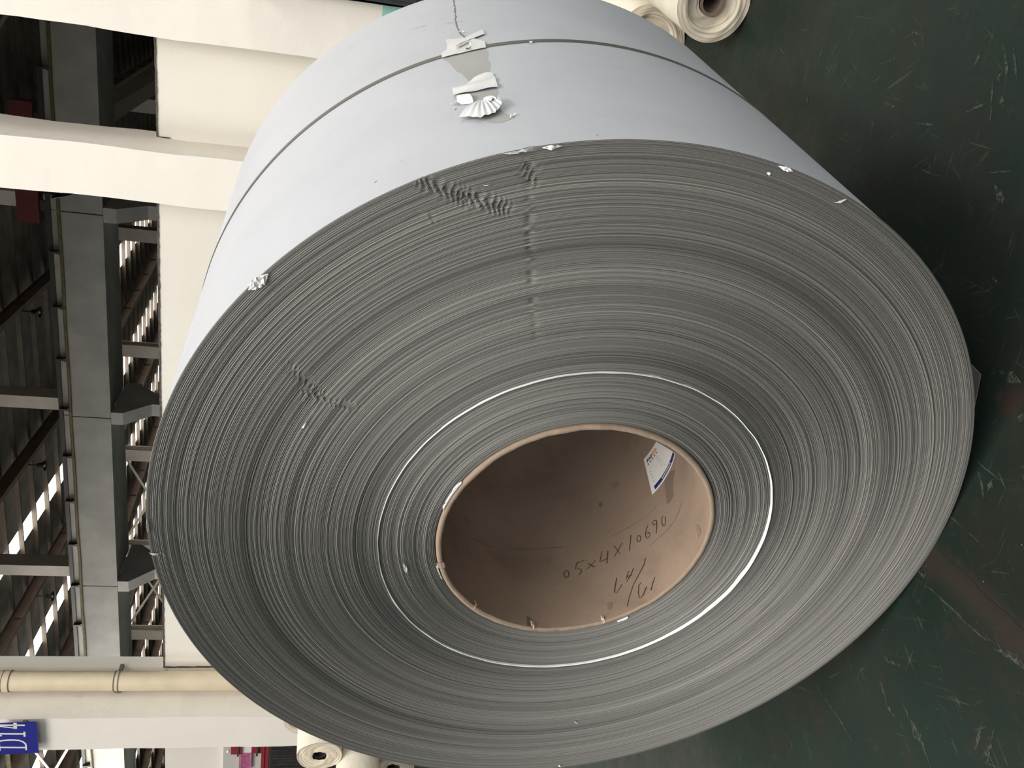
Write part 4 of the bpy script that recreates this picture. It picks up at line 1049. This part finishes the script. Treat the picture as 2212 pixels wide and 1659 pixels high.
# u runs along the printed lines (from B to A), v from the heading (AB) to the blue bar (CD)
A_, B_, C_, D_ = [np.array(c) for c in LC]
def LP(u, v, h):
    p = (B_ * (1 - u) + A_ * u) * (1 - v) + (C_ * (1 - u) + D_ * u) * v
    return RL(p[0], CI - h, p[1])
label = MB(); label.grid([[LP(i / 24, j / 12, 0.0012) for j in range(13)] for i in range(25)]).build('label', mat('label_paper', (0.74, 0.71, 0.68), 0.4), reel)
label = reel.children[-1]
def lrect(b, u0, u1, v0, v1, h=0.0016, n=10):
    b.grid([[LP(u0 + (u1 - u0) * i / n, v0 + (v1 - v0) * j / 2, h) for j in range(3)] for i in range(n + 1)])
b = MB(); lrect(b, 0.10, 0.985, 0.855, 0.955, 0.0016, 20); o = b.build('blue_bar', mat('label_blue', (0.012, 0.025, 0.13), 0.4), label)
def text_on_label(name, txt, u0, u1, v0, v1, m, h=0.0019, bold=0.0):
    cu = bpy.data.curves.new(name, 'FONT'); cu.body = txt; cu.resolution_u = 2; cu.offset = bold
    ob = bpy.data.objects.new(name, cu); COL.objects.link(ob)
    dg = bpy.context.evaluated_depsgraph_get(); me0 = ob.evaluated_get(dg).to_mesh()
    vs = [tuple(v.co) for v in me0.vertices]; fs = [tuple(p.vertices) for p in me0.polygons]
    ob.evaluated_get(dg).to_mesh_clear(); bpy.data.objects.remove(ob); bpy.data.curves.remove(cu)
    if not vs: return
    x0, x1 = min(v[0] for v in vs), max(v[0] for v in vs); y0, y1 = min(v[1] for v in vs), max(v[1] for v in vs)
    t = MB(); t.add([LP(u0 + (u1 - u0) * (x - x0) / (x1 - x0), v1 + (v0 - v1) * (y - y0) / (y1 - y0), h) for x, y, _ in vs], fs)
    t.build(name, m, label, fix=False)
M_INK = mat('label_ink', (0.03, 0.025, 0.04), 0.5)
M_ORANGE = mat('label_orange', (0.70, 0.30, 0.09), 0.5)
M_PALEINK = mat('label_pale_ink', (0.42, 0.38, 0.38), 0.5)
text_on_label('lettering', 'PAP', 0.13, 0.47, 0.10, 0.185, M_INK, bold=0.02)
text_on_label('lettering', 'ER', 0.50, 0.78, 0.09, 0.185, M_ORANGE, bold=0.02)
b = MB()
for k in range(5): lrect(b, 0.12 + 0.125 * k, 0.17 + 0.125 * k, 0.215, 0.255, n=2)
b.build('small_characters', mat('label_red_ink', (0.16, 0.04, 0.07), 0.5), label)
b = MB()
for k in range(5):
    v = 0.34 + 0.095 * k
    for (u, w) in ((0.10, 0.055), (0.17, 0.02), (0.52, 0.05), (0.60, 0.02)):
        if random.random() < 0.95: lrect(b, u, u + w, v, v + 0.022, n=2); 
b.build('small_lettering', M_PALEINK, label)
b = MB()
for k in range(9): lrect(b, 0.36 + 0.045 * k, 0.36 + 0.045 * k + 0.026, 0.885, 0.918, h=0.0020, n=2)
lrect(b, 0.36, 0.75, 0.928, 0.934, h=0.0020, n=8)
b.build('bar_lettering', M_WHITEPRINT, label)

# ------------------------------------------------------------------ loose sheet under the reel
t = MB(); P = [on_floor(x, y) for x, y in ((2121, 809), (2098, 785), (2060, 800), (2075, 900), (2102, 905))]
P = [on_floor(2121, 809), on_floor(2101, 788), on_floor(2040, 760), on_floor(2035, 930), on_floor(2103, 900)]
n = len(P); c = sum(P) / n
t.add([(p[0] - c[0], p[1] - c[1], 0.0010) for p in P] + [(p[0] - c[0], p[1] - c[1], 0.0035) for p in P], [tuple(range(n))[::-1], tuple(range(n, 2 * n))] + [(i, (i + 1) % n, n + (i + 1) % n, n + i) for i in range(n)])
o = t.build('board_sheet', mat('grey_board', (0.10, 0.095, 0.09), 0.8), None, (c[0], c[1], 0)); tag(o, 'grey board offcut poking out under the big reel on the floor', 'sheet')
